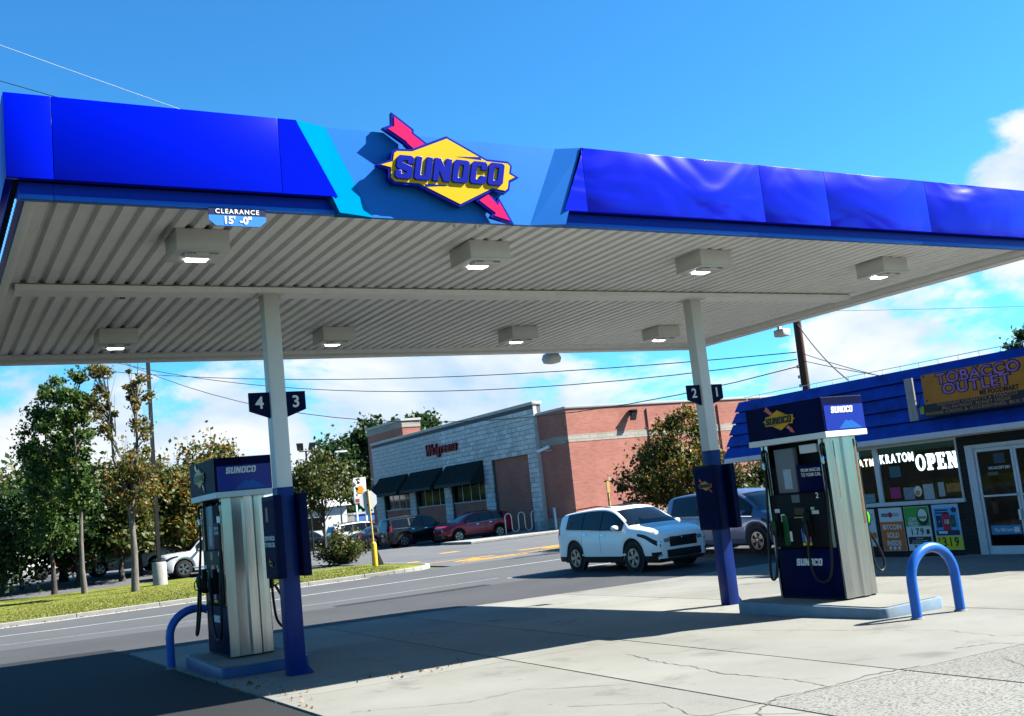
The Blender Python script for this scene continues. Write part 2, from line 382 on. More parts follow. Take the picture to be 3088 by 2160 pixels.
    for (x0, x1, y0, y1) in ((17.2, 19.3, 37.4, 37.6), (17.6, 20.5, 35.2, 35.4), (20.5, 23.5, 36.0, 36.25), (17.0, 18.0, 39.8, 40.2), (22.5, 24.3, 36.9, 37.7), (17.9, 19.0, 36.2, 36.7), (21.0, 22.0, 44.0, 44.6), (18.2, 20.3, 35.7, 36.05), (18.9, 20.0, 37.0, 37.3), (21.8, 24.2, 38.1, 38.5)):
        sheet('road_marking', x0, x1, y0, y1, -.012, YELL, 1, 1)
    # asphalt repair seam and hole edges
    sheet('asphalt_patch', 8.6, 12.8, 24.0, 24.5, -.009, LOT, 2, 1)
    # pale walk in front of the pharmacy
    b = MB().box(25.8, 33.0, 50.4, 54.2, -.42, -.27); tag(b.build('sidewalk', KERB, bevel=.03), kind='structure')
    b = MB().box(30.9, 33.0, 54.3, 82, -.42, -.27); tag(b.build('sidewalk', KERB, bevel=.03), kind='structure')
build_ground()

# ------------------------------------------------------------------ canopy
def fascia_mat():
    M = mat('fascia_royal_blue_warped', (.0, .006, .50), .3, spec=.06, coat=.24)
    nt = M.node_tree; N = nt.nodes; L = nt.links; b = N['Principled BSDF']
    g = N.new('ShaderNodeNewGeometry'); mp = N.new('ShaderNodeMapping'); mp.inputs['Scale'].default_value = (.5, .5, .9); L.new(g.outputs['Position'], mp.inputs[0])
    n = N.new('ShaderNodeTexNoise'); n.inputs['Scale'].default_value = 1.5; n.inputs['Detail'].default_value = 1.5; n.inputs['Distortion'].default_value = .8; L.new(mp.outputs[0], n.inputs[0])
    bp = N.new('ShaderNodeBump'); bp.inputs['Strength'].default_value = .6; bp.inputs['Distance'].default_value = .16; L.new(n.outputs[0], bp.inputs['Height'])
    L.new(bp.outputs[0], b.inputs['Coat Normal']); L.new(bp.outputs[0], b.inputs['Normal'])
    return M
BLUEW = fascia_mat(); BLUE = mat('fascia_royal_blue', (.0, .006, .46), .22, spec=.05)
TRIMB = mat('trim_blue', (.002, .022, .36), .35, spec=.12)
LEDB = mat('trim_strip_light_blue', (.015, .13, .55), .35, spec=.12)
CYAN = mat('panel_light_blue', (.0, .16, .40), .6, spec=.0, var=.05, vscale=2)
SKYB = mat('panel_sky_blue', (.010, .15, .52), .4, spec=.12, var=.06, vscale=2)
DARKGAP = mat('shadow_gap_black', (.01, .01, .015), .8)
SOFF = mat('soffit_white_paint', (.97, .97, .97), .45, var=.04, vscale=3, damt=.18, dirt=(.4, .38, .34), dscale=2)
STEELW = mat('steel_white_paint', (.70, .70, .69), .45, var=.05, vscale=3, damt=.15, dirt=(.4, .36, .3), dscale=3)
NAVY = mat('navy_enamel', (.0015, .005, .036), .5, spec=.06, var=.08, vscale=3)
COLB = mat('column_blue_enamel', (.003, .021, .14), .4, spec=.2, var=.12, vscale=3, damt=.35, dirt=(.01, .02, .06), dscale=5)
SIGNB = mat('sign_letter_blue', (.001, .006, .24), .3, spec=.12)
SIGNY = mat('sign_yellow', (.60, .37, .0), .35, spec=.15)
SIGNR = mat('sign_pink_red', (.56, .0, .09), .35, spec=.12)
SIGNRED = mat('sign_red', (.62, .01, .02), .35, coat=.4)
WHITE = mat('white_plain', (.78, .78, .77), .5)
LAMP = mat('lamp_lens', (1, 1, 1), .4, emit=(1, .97, .92), estr=5.)
X0, X1, Y0, Y1 = .74, 14.42, 8.67, 16.88; PR = .10
ZT0, ZF0, ZF1, ZDECK = 4.45, 4.60, 5.30, 4.56

LET = {'S': (.76, [[(.76,.90),(.66,1),(.10,1),(0,.90),(0,.52),(.08,.43),(.50,.32),(.50,.20),(.26,.20),(.26,.34),(0,.34),(0,.10),(.10,0),(.66,0),(.76,.10),(.76,.46),(.68,.55),(.26,.68),(.26,.80),(.50,.80),(.50,.66),(.76,.66)]]),
       'U': (.76, [[(0,1),(0,.10),(.10,0),(.66,0),(.76,.10),(.76,1),(.50,1),(.50,.20),(.26,.20),(.26,1)]]),
       'N': (.80, [[(0,0),(.25,0),(.25,.50),(.52,0),(.80,0),(.80,1),(.55,1),(.55,.50),(.27,1),(0,1)]]),
       'O': (.76, [[(.10,0),(.66,0),(.76,.10),(.76,.90),(.66,1),(.10,1),(0,.90),(0,.10)], [(.26,.20),(.26,.80),(.50,.80),(.50,.20)]]),
       'C': (.76, [[(.76,.90),(.66,1),(.10,1),(0,.90),(0,.10),(.10,0),(.66,0),(.76,.10),(.76,.36),(.50,.36),(.50,.20),(.26,.20),(.26,.80),(.50,.80),(.50,.64),(.76,.64)]])}
def brand_word(width, depth, slant=.22, hscale=1., bevel=0.):
    """six block letters, each a list of outlines, centred on the origin"""
    gap = .12; tot = sum(LET[c][0] for c in 'SUNOCO')+gap*5; k = width/(tot+slant); x = -tot/2; res = []
    for c in 'SUNOCO':
        w, outs = LET[c]
        res.append(curve_mesh([[((x+u-slant/2+slant*v)*k, (v-.5)*k*hscale) for u, v in o] for o in outs], depth, bevel)); x += w+gap
    return res
_px = lambda L: [((x-1137)/1238., -((y-870)-.060*(x-1137))/1238.) for x, y in L]
LOGO_OUT = _px([(190,800),(375,735),(400,640),(450,605),(650,605),(1127,432),(1650,710),(1950,735),(1998,790),(1975,880),(2085,940),(1950,1000),(1925,1100),(1870,1140),(1690,1108),(1225,1308),(700,1050),(390,1028),(325,960),(340,850)])
TAIL = _px([(450,150),(720,355),(712,395),(905,545),(700,640),(590,540),(585,525),(318,345),(440,300)])
HEAD = _px([(1440,1215),(1640,1110),(1745,1235),(1775,1180),(1953,1527),(1632,1428),(1668,1385)])
SLIT1 = _px([(1240,688),(1560,688),(1570,722)]); SLIT2 = _px([(790,1062),(780,1030),(1135,1046)])
def inset(poly, d):
    n = len(poly); res = []
    A = sum(poly[i][0]*poly[(i+1) % n][1]-poly[(i+1) % n][0]*poly[i][1] for i in range(n)); s = 1 if A > 0 else -1
    for i in range(n):
        a, b, c = Vector(poly[i-1]), Vector(poly[i]), Vector(poly[(i+1) % n])
        e1 = (b-a).normalized(); e2 = (c-b).normalized(); n1 = Vector((-e1.y, e1.x))*s; n2 = Vector((-e2.y, e2.x))*s
        m_ = n1+n2; k = d/max(.35, (1+n1.dot(n2))); q = b+m_*k
        res.append((q.x, q.y))
    return res
def logo(parent, pos, normal, width, depth, mats, world=True, word=True):
    """lozenge emblem with arrow; depth 0 = flat print a few millimetres thick"""
    k = width/1.53; sc = lambda o: [(x*k, y*k) for x, y in o]
    n = Vector(normal).normalized(); pos = Vector(pos); t = max(depth, .004); lay = .007 if depth > .01 else .003
    base, yel, red, let = mats
    for nm, o, mt2 in (('arrow_tail', TAIL, red), ('arrow_head', HEAD, red)):
        put(nm+'_backing', curve_mesh([sc(o)], t), base, parent, pos+n*t*.5, normal, world=world)
        put(nm, curve_mesh([sc(inset(o, .024))], lay), mt2, parent, pos+n*(t+lay*.5), normal, world=world)
    t2 = t*1.15+lay*1.6
    put('emblem_backing', curve_mesh([sc(LOGO_OUT)], t2), base, parent, pos+n*t2*.5, normal, world=world)
    put('emblem', curve_mesh([sc(inset(LOGO_OUT, .024))], lay), yel, parent, pos+n*(t2+lay*.5), normal, world=world)
    for o in (SLIT1, SLIT2): put('emblem_slit', curve_mesh([sc(o)], lay*.3), base, parent, pos+n*(t2+lay*1.16), normal, world=world)
    if word:
        for me in brand_word(1.20*k, max(lay*2.5, .003), .24, 1.02, .004*k if depth > .01 else 0):
            put('letter', me, let, parent, pos+n*(t2+lay+max(lay*1.25, .0015)), normal, world=world)

def build_canopy():
    c = empty('station_canopy', (7.58, 12.7, gz(7.5, 12)), 'blue and white flat fuel station canopy with ribbed white underside', 'canopy')
    def panel(x0, x1, y0, y1, z0=ZF0, z1=ZF1, mt=BLUE, nm='fascia_panel'):
        return bx(nm, mt, c, x0, x1, y0, y1, z0, z1, .004)
    g = .004; yf = Y0-PR
    # front: proud panels left and right of the sign bay
    for a, b in ((X0-PR, .99), (.99, 2.86)): panel(a+g*.5, b-g*.5, yf, yf+.06)
    for a, b in ((6.14, 8.66), (8.66, 9.74), (9.74, 11.6), (11.6, X1+PR)): panel(a+g*.5, b-g*.5, yf, yf+.06, mt=BLUEW)
    # skewed panel ends
    MB().prism([(2.862, ZF0), (3.375, ZF0), (3.03, ZF1), (2.862, ZF1)], 'y', yf, yf+.06).build('fascia_panel', BLUE, c)
    MB().prism([(5.845, ZF0), (6.138, ZF0), (6.138, ZF1), (6.17, ZF1)], 'y', yf, yf+.06).build('fascia_panel', BLUEW, c)
    # slanting returns of the sign bay and the bay itself
    yb = Y0+.05
    MB().hexa([(3.38, yf, ZT0), (3.74, Y0, ZT0), (3.74, yb, ZT0), (3.38, yb, ZT0)], [(3.034, yf, ZF1), (3.34, Y0, ZF1), (3.34, yb, ZF1), (3.034, yb, ZF1)]).build('bay_return', CYAN, c)
    MB().hexa([(5.47, Y0, ZT0), (5.84, yf, ZT0), (5.84, yb, ZT0), (5.47, yb, ZT0)], [(5.88, Y0, ZF1), (6.166, yf, ZF1), (6.166, yb, ZF1), (5.88, yb, ZF1)]).build('bay_return', SKYB, c)
    MB().prism([(3.741, ZT0), (5.469, ZT0), (5.879, ZF1), (3.341, ZF1)], 'y', Y0+.001, yb).build('bay_panel', SKYB, c)
    # lower trim and its light strip, front
    for a, b in ((X0, .992), (.996, 3.376), (5.846, 8.6), (8.604, 11.5), (11.504, X1)):
        bx('trim', TRIMB, c, a, b, Y0+.002, Y0+.05, ZT0+.05, ZF0-.001)
        bx('trim_strip', LEDB, c, a, b, Y0-.012, Y0+.05, ZT0+.006, ZT0+.048, .004)
    # left end, right end, rear
    for a, b in ((yf+.064, 10.4), (10.404, 12.4), (12.404, 14.6), (14.604, Y1+PR-.06)):
        panel(X0-PR, X0-PR+.06, a, b); panel(X1+PR-.06, X1+PR, a, b)
    for a, b in ((X0-PR, 3.6), (3.604, 7.2), (7.204, 10.8), (10.804, X1+PR)): panel(a, b, Y1+PR-.056, Y1+PR)
    bx('trim', TRIMB, c, X0, X0+.05, Y0+.052, Y1-.052, ZT0+.05, ZF0-.001); bx('trim', TRIMB, c, X1-.05, X1, Y0+.052, Y1-.052, ZT0+.05, ZF0-.001); bx('trim', TRIMB, c, X0, X1, Y1-.05, Y1, ZT0+.05, ZF0-.001)
    # flat roof deck and gutter pan over the ribs
    bx('roof_sheet', STEELW, c, X0+.0, X1, Y0+.06, Y1, 5.12, 5.18)
    bx('gutter_pan', DARKGAP, c, X0-PR+.065, X1+PR-.065, Y0+.07, Y1+PR-.065, ZF0+.03, ZF0+.05)
    # white perimeter channel below the ribs
    def ring(x0, x1, y0, y1): bx('edge_channel', SOFF, c, x0, x1, y0, y1, ZT0+.0, ZT0+.055, .006)
    ring(X0+.005, X1-.005, Y1-.22, Y1-.055); ring(X1-.26, X1-.055, Y0+.06, Y1-.225)
    bx('edge_flange', SOFF, c, X1-.34, X1-.30, Y0+.06, Y1-.3, ZT0+.03, ZDECK+.02); bx('edge_flange', SOFF, c, X0+.06, X1-.345, Y1-.29, Y1-.26, ZT0+.045, ZDECK+.02)
    bx('edge_channel', SOFF, c, X0+.055, X0+.14, Y0+.06, Y1-.225, ZT0+.03, ZT0+.085, .004)
    bx('edge_angle', DARKGAP, c, X0+.05, X1-.27, Y0+.052, Y0+.066, ZT0+.01, ZT0+.09)
    # ribbed deck sheets, each two ribs wide
    per = .178; npan = 40; x = X0+.145
    prof = []
    for k in range(2):
        a = k*per; prof += [(a, ZDECK), (a+.098, ZDECK), (a+.120, ZDECK+.040), (a+.154, ZDECK+.040)]
    prof.append((2*per-.0015, ZDECK+.001))
    b = MB().grid([[(u, y, z) for u, z in prof] for y in (Y0+.068, Y1-.23)]); me = b.mesh('deck_sheet')
    base = wloc(c)
    for i in range(npan):
        if x+per*2 > X1-.30: break
        o = link('deck_sheet', me, SOFF, c); o.location = Vector((x, 0, 0))-base; x += per*2
    # long beam on the columns
    bm_ = MB().prism([(11.95, ZDECK-.085), (12.25, ZDECK-.085), (12.25, ZDECK-.06), (12.115, ZDECK-.055), (12.115, ZDECK-.005), (12.25, ZDECK-.004), (12.25, ZDECK-.001), (11.95, ZDECK-.001), (11.95, ZDECK-.004), (12.085, ZDECK-.005), (12.085, ZDECK-.055), (11.95, ZDECK-.06)], 'x', X0+.2, 13.75)
    bm_.build('beam', SOFF, c)
    bx('beam_cap', SOFF, c, X0+.2, 13.75, 11.935, 11.95, ZDECK-.085, ZDECK-.018)
    for x_ in (X0+1.35,): bx('beam_bracket', DARKGAP, c, x_-.03, x_+.03, 12.26, 12.31, ZDECK-.09, ZDECK-.02)
    # LED dots along the left end
    led = mat('led_dot', (.3, .6, 1), .4, emit=(.1, .4, 1), estr=.45)
    b = MB()
    for k in range(70):
        y = Y0+.25+k*.115; b.box(X0-.012, X0-.001, y, y+.055, ZT0+.062, ZT0+.085)
    tag(b.build('led_strip', led, c), kind='stuff')
    # conduit stubs under the bay
    for x_ in (4.62, 4.86): MB().tube([(x_, Y0+.02, ZT0+.03), (x_+.05, Y0+.12, ZT0-.02), (x_+.08, Y0+.2, ZT0+.02)], .016, 8).build('conduit', STEELW, c, smooth=40)
    return c
build_canopy()

def build_canopy_sign():
    s = empty('canopy_sign', (4.53, 8.5, 4.4), 'yellow diamond fuel brand sign with pink arrow on the canopy front', 'sign')
    for x_ in (4.2, 4.9): bx('bracket', DARKGAP, s, x_-.03, x_+.03, 8.612, Y0+.002, 4.8, 4.98)
    logo(s, (4.545, 8.615, 4.915), (0, -1, 0), 1.55, .05, (SIGNB, SIGNY, SIGNR, SIGNB))
build_canopy_sign()

def build_clearance():
    s = empty('clearance_sign', (2.47, Y0-.02, 4.3), 'small blue clearance height plate under the canopy front edge', 'sign')
    M2 = mat('plate_navy', (.004, .01, .06), .5); M3 = mat('plate_blue', (.03, .2, .62), .5)
    MB().prism([(2.21, 4.46), (2.71, 4.46), (2.71, 4.395), (2.21, 4.395)], 'y', Y0-.03, Y0-.015).build('header', M2, s)
    MB().prism([(2.21, 4.394), (2.71, 4.394), (2.71, 4.35), (2.65, 4.30), (2.27, 4.30), (2.21, 4.35)], 'y', Y0-.03, Y0-.015).build('plate', M3, s)
    put('lettering', text_mesh('CLEARANCE', .058, .003, .001, space=1.25), WHITE, s, (2.46, Y0-.032, 4.427), (0, -1, 0))
    put('lettering', text_mesh("15'", .092, .003, .003), WHITE, s, (2.385, Y0-.032, 4.348), (0, -1, 0)); put('lettering', text_mesh('-0"', .092, .003, .003), WHITE, s, (2.53, Y0-.032, 4.348), (0, -1, 0))
build_clearance()

def build_lights():
    spots = [(2.40, 9.88), (5.52, 9.88), (8.78, 9.88), (12.15, 9.9), (2.40, 14.75), (5.55, 14.75), (8.85, 14.8), (11.95, 14.85)]
    words = ['front row, leftmost', 'front row, second from the left', 'front row, third from the left', 'front row, rightmost',
             'rear row, leftmost', 'rear row, second from the left', 'rear row, third from the left', 'rear row, partly behind the right column']
    vent = mat('vent_slot', (.12, .12, .12), .8)
    proto = empty('canopy_light', (0, 0, 0), '', 'ceiling light', 'box lights under the canopy')
    w = .25
    bx('housing', STEELW, proto, -w, w, -w, w, -.20, -.002, .004, False)
    bx('face_plate', STEELW, proto, -w-.006, w+.006, -w-.006, w+.006, -.211, -.2005, .002, False)
    bx('driver_box', STEELW, proto, -.16, .17, -.17, -.02, -.236, -.2115, .006, False)
    for k in range(5):
        for x_ in (-.14, .07): bx('vent_slot', vent, proto, x_+k*.018, x_+k*.018+.009, -.1735, -.1705, -.231, -.216, 0, False)
    MB().prism([(-.10, .0), (-.08, -.012), (.08, -.012), (.10, .0), (.10, .13), (.08, .15), (-.08, .15), (-.10, .13)], 'z', -.229, -.2115).build('lens', LAMP, proto, world=False)
    made = []
    for i, (x, y) in enumerate(spots):
        o = proto if i == 0 else dup(proto)
        o.location = (x, y, ZDECK); o['label'] = 'white box light with lit lens under the canopy, '+words[i]
        made.append(o)
build_lights()

def build_column(x, y, nums, label, poster):
    z0 = gz(x, y); c = empty('canopy_column', (x, y, z0), label, 'column', 'canopy columns')
    w = .095; zc = 2.13
    bx('post', STEELW, c, x-w, x+w, y-w, y+w, zc, ZDECK-.087, .008)
    bx('painted_base', COLB, c, x-w-.004, x+w+.004, y-w-.004, y+w+.004, z0-.02, zc, .008)
    bx('cap_plate', STEELW, c, x-.16, x+.16, y-.14, y+.14, ZDECK-.1, ZDECK-.086)
    MB().prism([(x+w+.004, z0), (x+w+.1, z0), (x+w+.004, z0+.13)], 'y', y-.08, y-.072).build('gusset', COLB, c)
    # poster cabinets on both sides
    for s in (-1, 1):
        xa, xb = (x-w-.105, x-w-.005) if s < 0 else (x+w+.005, x+w+.105)
        cb = bx('poster_cabinet', NAVY, c, xa, xb, y-.26, y+.24, z0+1.12, z0+2.08, .012)
        if s < 0:
            fr = mat('poster_print', (.002, .006, .045), .6, spec=.04, var=.5, vscale=2.5)
            bx('poster', fr, cb, xa-.004, xa-.0005, y-.225, y+.205, z0+1.17, z0+2.03)
            if poster == 'logo':
                logo(cb, (xa-.005, y-.02, z0+1.78), (-1, 0, 0), .34, 0, (mat('print_navy', (.002, .004, .03), .4), mat('print_gold', (.55, .27, .01), .4), SIGNRED, mat('print_navy', (.002, .004, .03), .4)))
            else:
                [put('lettering', text_mesh(t_, .074, .002, .0015, xscale=.78), WHITE, cb, (xa-.0055, y-.01, z0+1.585-.075*i_), (-1, 0, 0)) for i_, t_ in enumerate(('FROM NASCAR', 'TO YOUR CAR.'))]
                logo(cb, (xa-.005, y-.02, z0+1.3), (-1, 0, 0), .17, 0, (NAVY, SIGNY, SIGNRED, NAVY))
                bx('poster_image', mat('poster_red', (.3, .02, .04), .3, var=.5, vscale=9), cb, xa-.0055, xa-.0042, y-.0, y+.08, z0+1.78, z0+1.95)
    # number flags
    zn = z0+3.0
    for s, n in ((-1, nums[0]), (1, nums[1])):
        xa, xb = x+s*(w+.006), x+s*(w+.25)
        P = [(xa, zn), (xb, zn+.09), (xb, zn+.31), (xa, zn+.31)]
        f = MB().prism(P, 'y', y-.055, y-.02).build('number_flag', NAVY, c)
        put('number', text_mesh(n, .2, .004, .004), WHITE, f, ((xa+xb)/2, y-.0575, zn+.18), (0, -1, 0))
    return c
build_column(3.75, 12.07, '43', 'white canopy column with number flags 4 and 3, nearer left one', 'nascar')
build_column(10.45, 12.15, '21', 'white canopy column with number flags 2 and 1, farther right one', 'logo')

# ------------------------------------------------------------------ islands, guards, dispensers
STEEL = mat('brushed_stainless', (.46, .45, .43), .23, metal=1., var=.14, vscale=3, stretch=(14, 14, .8), bump=.02, bscale=4, damt=.25, dirt=(.3, .28, .25), dscale=.6)
RUST = mat('rust_streak', (.16, .06, .02), .9, var=.4, vscale=8)
BLK = mat('black_plastic', (.010, .010, .012), .5, spec=.07, var=.2, vscale=4)
HOSE = mat('hose_rubber', (.012, .012, .012), .45)
GRNP = mat('nozzle_green', (.06, .55, .02), .4)
GRND = mat('diesel_green_panel', (.01, .09, .02), .4)
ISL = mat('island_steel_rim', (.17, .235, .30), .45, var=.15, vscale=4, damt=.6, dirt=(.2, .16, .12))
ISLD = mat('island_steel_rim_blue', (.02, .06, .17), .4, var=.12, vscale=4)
GUARD = mat('guard_blue_paint', (.010, .11, .43), .35, spec=.25, coat=.1, var=.1, vscale=4, damt=.55, dirt=(.02, .05, .16), dscale=7)
TOPN = mat('topper_navy', (.001, .004, .040), .5, spec=.04, var=.6, vscale=2)
TOPB = mat('topper_bright_blue', (.002, .016, .26), .35, spec=.25, coat=.08)
TOPW = mat('topper_white_band', (.70, .72, .72), .35)
SCREEN = mat('screen_grey', (.10, .11, .13), .25)
def island(x0, x1, y0, y1, label, rim):
    z = min(gz(x0, y0), gz(x1, y1), gz(x1, y0)); zt = gz((x0+x1)/2, (y0+y1)/2)+.16
    c = empty('pump_island', ((x0+x1)/2, (y0+y1)/2, z), label, 'island', 'pump islands')
    r = .10; P = []
    for cx_, cy_, a0 in ((x1-r, y1-r, 0), (x0+r, y1-r, 90), (x0+r, y0+r, 180), (x1-r, y0+r, 270)):
        for k in range(5): P.append((cx_+r*math.cos(R(a0+k*22.5)), cy_+r*math.sin(R(a0+k*22.5))))
    MB().prism(P, 'z', z-.05, zt-.012).build('rim', rim, c, bevel=.012, smooth=40)
    q = [((x-(x0+x1)/2)*.93+(x0+x1)/2, (y-(y0+y1)/2)*.97+(y0+y1)/2) for x, y in P]
    MB().prism(q, 'z', zt-.03, zt).build('concrete_top', CONC, c)
    return zt
def guard(x0, x1, y, hgt, label):
    z0, z1 = gz(x0, y), gz(x1, y); r = (x1-x0)/2
    c = empty('loop_guard', ((x0+x1)/2, y, min(z0, z1)), label, 'bollard', 'blue loop guards')
    zc = (z0+z1)/2+hgt-r*.92
    path = [(x0, y, z0-.03), (x0, y, (z0+zc)/2)]
    path += [((x0+x1)/2-r*math.cos(R(a)), y, zc+r*.92*math.sin(R(a))) for a in range(0, 181, 12)]
    path += [(x1, y, (z1+zc)/2), (x1, y, z1-.03)]
    MB().tube(path, .057, 14).build('hoop', GUARD, c, smooth=60)
    for x, z in ((x0, z0), (x1, z1)): MB().lathe([(.075, z-.02), (.072, z+.012), (.058, z+.02)], (x, y, 0), n=14).build('footing', CONC, c, smooth=60)
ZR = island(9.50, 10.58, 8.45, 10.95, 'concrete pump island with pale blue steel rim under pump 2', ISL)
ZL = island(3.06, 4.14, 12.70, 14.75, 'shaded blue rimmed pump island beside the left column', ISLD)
guard(9.58, 10.32, 8.06, .76, 'bright blue steel loop guard in front of the right pump island')
guard(2.93, 3.66, 14.98, .76, 'shaded blue steel loop guard at the far end of the left pump island')

def build_pump(x, y, z, nums, label, rusty):
    p = empty('fuel_dispenser', (x, y, z), label, 'fuel pump', 'fuel dispensers')
    W2, D2 = .28, .545     # half sizes along X (end) and Y (face)
    B = lambda nm, mt2, pr, *a, bv=0.: bx(nm, mt2, pr, *a, bevel=bv, world=False)
    # end panels: ribbed stainless, full height
    for s in (-1, 1):
        y0 = s*D2; pf = [(-W2, 0), (-W2, -.028), (-.165, -.05), (-.150, -.03), (-.03, -.034), (0, -.062), (.11, -.062), (.14, -.03), (.20, -.034), (W2-.012, -.03), (W2, -.018), (W2, 0)]
        pf = [(u, y0+v if s < 0 else y0-v) for u, v in pf]
        ep = MB().prism(pf, 'z', .02, 2.02).build('end_panel', STEEL, p, world=False)
        if rusty and s < 0:
            B('rust_streak', RUST, ep, -.148, -.132, y0-.0335, y0-.0285, 1.25, 1.98); B('rust_streak', RUST, ep, .215, .245, y0-.0355, y0-.029, .9, 1.98)
        B('corner_post', STEEL, p, -W2+.004, -W2+.05, y0-s*.085 if s > 0 else y0+.03, y0-.03 if s > 0 else y0+.085, .65, 2.02)
    # core and lower blue doors
    B('core', BLK, p, -W2+.05, W2-.05, -D2+.002, D2-.002, .02, 1.72)
    B('plinth', BLK, p, -W2+.01, W2-.01, -D2+.002, D2-.002, .0, .05)
    B('upper_tray', BLK, p, -.12, .12, -D2+.09, D2-.09, 1.72, 2.03)
    for s, num in ((-1, nums[0]), (1, nums[1])):
        n = (s, 0, 0); xf = s*W2
        def F(nm, mt2, pr, d0, d1, y0, y1, z0, z1, bv=0.):
            a, b = sorted((s*d0, s*d1)); return B(nm, mt2, pr, a, b, y0, y1, z0, z1, bv=bv)
        dr = F('lower_door', TOPN, p, W2-.05, W2-.004, -D2+.02, D2-.02, .03, .64, .012)
        for me in brand_word(.46, .004, .2, 1.05): put('letter', me, WHITE, dr, (s*(W2-.002), -.02 if s < 0 else .02, .47), n, world=False)
        hd = F('control_face', BLK, p, W2-.05, W2+.012, -D2+.09, D2-.03, .66, 1.36, .02)
        F('card_display', SCREEN, hd, W2+.012, W2+.016, -.02, .12, 1.24, 1.34)
        F('price_display', mat('lcd_dark', (.02, .025, .03), .15), hd, W2+.012, W2+.017, -.08, .10, 1.08, 1.17)
        F('keypad', mat('keypad_grey', (.08, .08, .085), .5), hd, W2+.012, W2+.02, -.14, -.02, .90, 1.03)
        F('receipt_slot', TOPW, hd, W2+.012, W2+.018, -.20, -.06, .985, 1.0)
        F('grade_label', mat('label_gold', (.45, .36, .03), .4), hd, W2+.012, W2+.016, -.04, .12, 1.04, 1.052)
        for k, (yy, c_) in enumerate(((.0, (.05, .16, .5)), (-.055, (.65, .62, .6)), (-.11, (.5, .1, .3)))):
            F('grade_button', mat('grade_%d' % k, c_, .4), hd, W2+.012, W2+.024, yy-.022, yy+.022, .73, .90, .004)
            F('octane_label', mat('octane_yellow', (.75, .6, .02), .5), hd, W2+.012, W2+.02, yy-.02, yy+.02, .685, .722)
        F('diesel_panel', GRND, hd, W2+.012, W2+.022, .24, .34, .69, 1.08, .004)
        F('notice', WHITE, hd, W2+.012, W2+.015, .20, .26, .74, .87)
        F('notice', WHITE, hd, W2+.012, W2+.015, .37, .46, 1.0, 1.17); F('notice', WHITE, hd, W2+.012, W2+.015, .29, .36, 1.0, 1.10)
        F('notice', mat('notice_pale', (.55, .6, .58), .5), hd, W2+.012, W2+.015, -.32, -.20, 1.08, 1.125)
        F('notice', mat('notice_green', (.3, .5, .35), .5), hd, W2+.012, W2+.015, -.25, -.19, 1.135, 1.17)
        put('number', text_mesh(num, .10, .003, .002), WHITE, hd, (s*(W2+.0135), -.33, 1.31), n, world=False)
        # upper head with screen and media box
        up = F('upper_head', TOPN, p, W2-.09, W2-.006, -D2+.09, -.02, 1.37, 1.72, .012)
        [put('lettering', text_mesh(t_, .062, .002, .0006, xscale=.8), WHITE, up, (s*(W2-.005), -.26, 1.64-.06*i_), n, world=False) for i_, t_ in enumerate(('FROM NASCAR', 'TO YOUR CAR.'))]
        mb = F('media_box', mat('grey_panel', (.16, .165, .175), .4), p, W2-.10, W2-.02, .02, .37, 1.37, 1.95, .008)
        F('instruction_card', mat('card_blue_white', (.35, .40, .46), .5, var=.5, vscale=60), mb, W2-.02, W2-.016, .10, .24, 1.42, 1.68)
        F('speaker_box', TOPW, p, W2-.2, W2-.06, -.36, -.06, 1.86, 1.97, .006)
        # hose and nozzle at each end of the face
        for e in (-1, 1):
            yo = e*(D2-.015); xo = s*(W2+.035)
            up_ = [(s*.2, yo*.99, 1.98), (xo*.99, yo, 1.94), (xo, yo, 1.82)]
            hp = up_+[(xo, yo, 1.5), (xo+s*.015, yo-e*.01, 1.1), (xo+s*.03, yo-e*.03, .75), (xo+s*.03, yo-e*.07, .42), (xo+s*.03, yo-e*.16, .25), (xo+s*.04, yo-e*.30, .24), (xo+s*.05, yo-e*.38, .36), (xo+s*.06, yo-e*.40, .58), (xo+s*.06, yo-e*.38, .74)]
            if e > 0: hp = up_+[(xo, yo, 1.5), (xo+s*.03, yo+.02, 1.1), (xo+s*.06, yo+.03, .8), (xo+s*.10, yo+.03, .42), (xo+s*.13, yo-.01, .27), (xo+s*.12, yo-.08, .30), (xo+s*.09, yo-.12, .55), (xo+s*.07, yo-.12, .8)]
            if s > 0 and e < 0: hp = up_+[(xo, yo, 1.5), (xo, yo, 1.0), (xo+.01, yo, .62), (xo+.05, yo+.02, .38), (xo+.16, yo+.03, .27), (xo+.25, yo+.04, .34), (xo+.23, yo+.05, .5), (xo+.12, yo+.06, .72), (xo+.06, yo+.07, .84)]
            pts = []
            for i in range(len(hp)-1):
                a, b_, c_, d_ = [Vector(hp[max(0, min(len(hp)-1, i+k))]) for k in (-1, 0, 1, 2)]
                for t in (0, .25, .5, .75):
                    pts.append(.5*((2*b_)+(c_-a)*t+(2*a-5*b_+4*c_-d_)*t*t+(3*b_-a-3*c_+d_)*t**3))
            pts.append(Vector(hp[-1]))
            hs = MB().tube(pts, .0175, 8).build('hose', HOSE, p, world=False, smooth=60)
            MB().lathe([(.02, 1.70), (.026, 1.72), (.02, 1.74), (.026, 1.78), (.018, 1.80)], (xo, yo, 0), n=10).build('swivel', STEEL, hs, world=False, smooth=40)
            # nozzle: spout down into the boot, body, guard
            q = Vector(hp[-1]); ny = q.y; nx = q.x
            bo = B('nozzle_boot', BLK, p, *sorted((s*(W2-.02), s*(W2+.075))), ny-.05, ny+.05, .80, 1.12, bv=.012)
            nz = MB().tube([q, (nx, ny, .84), (nx+s*.015, ny, .93), (nx+s*.005, ny+.01, 1.02)], [.017, .03, .034, .024], 10).build('nozzle', HOSE, p, world=False, smooth=60)
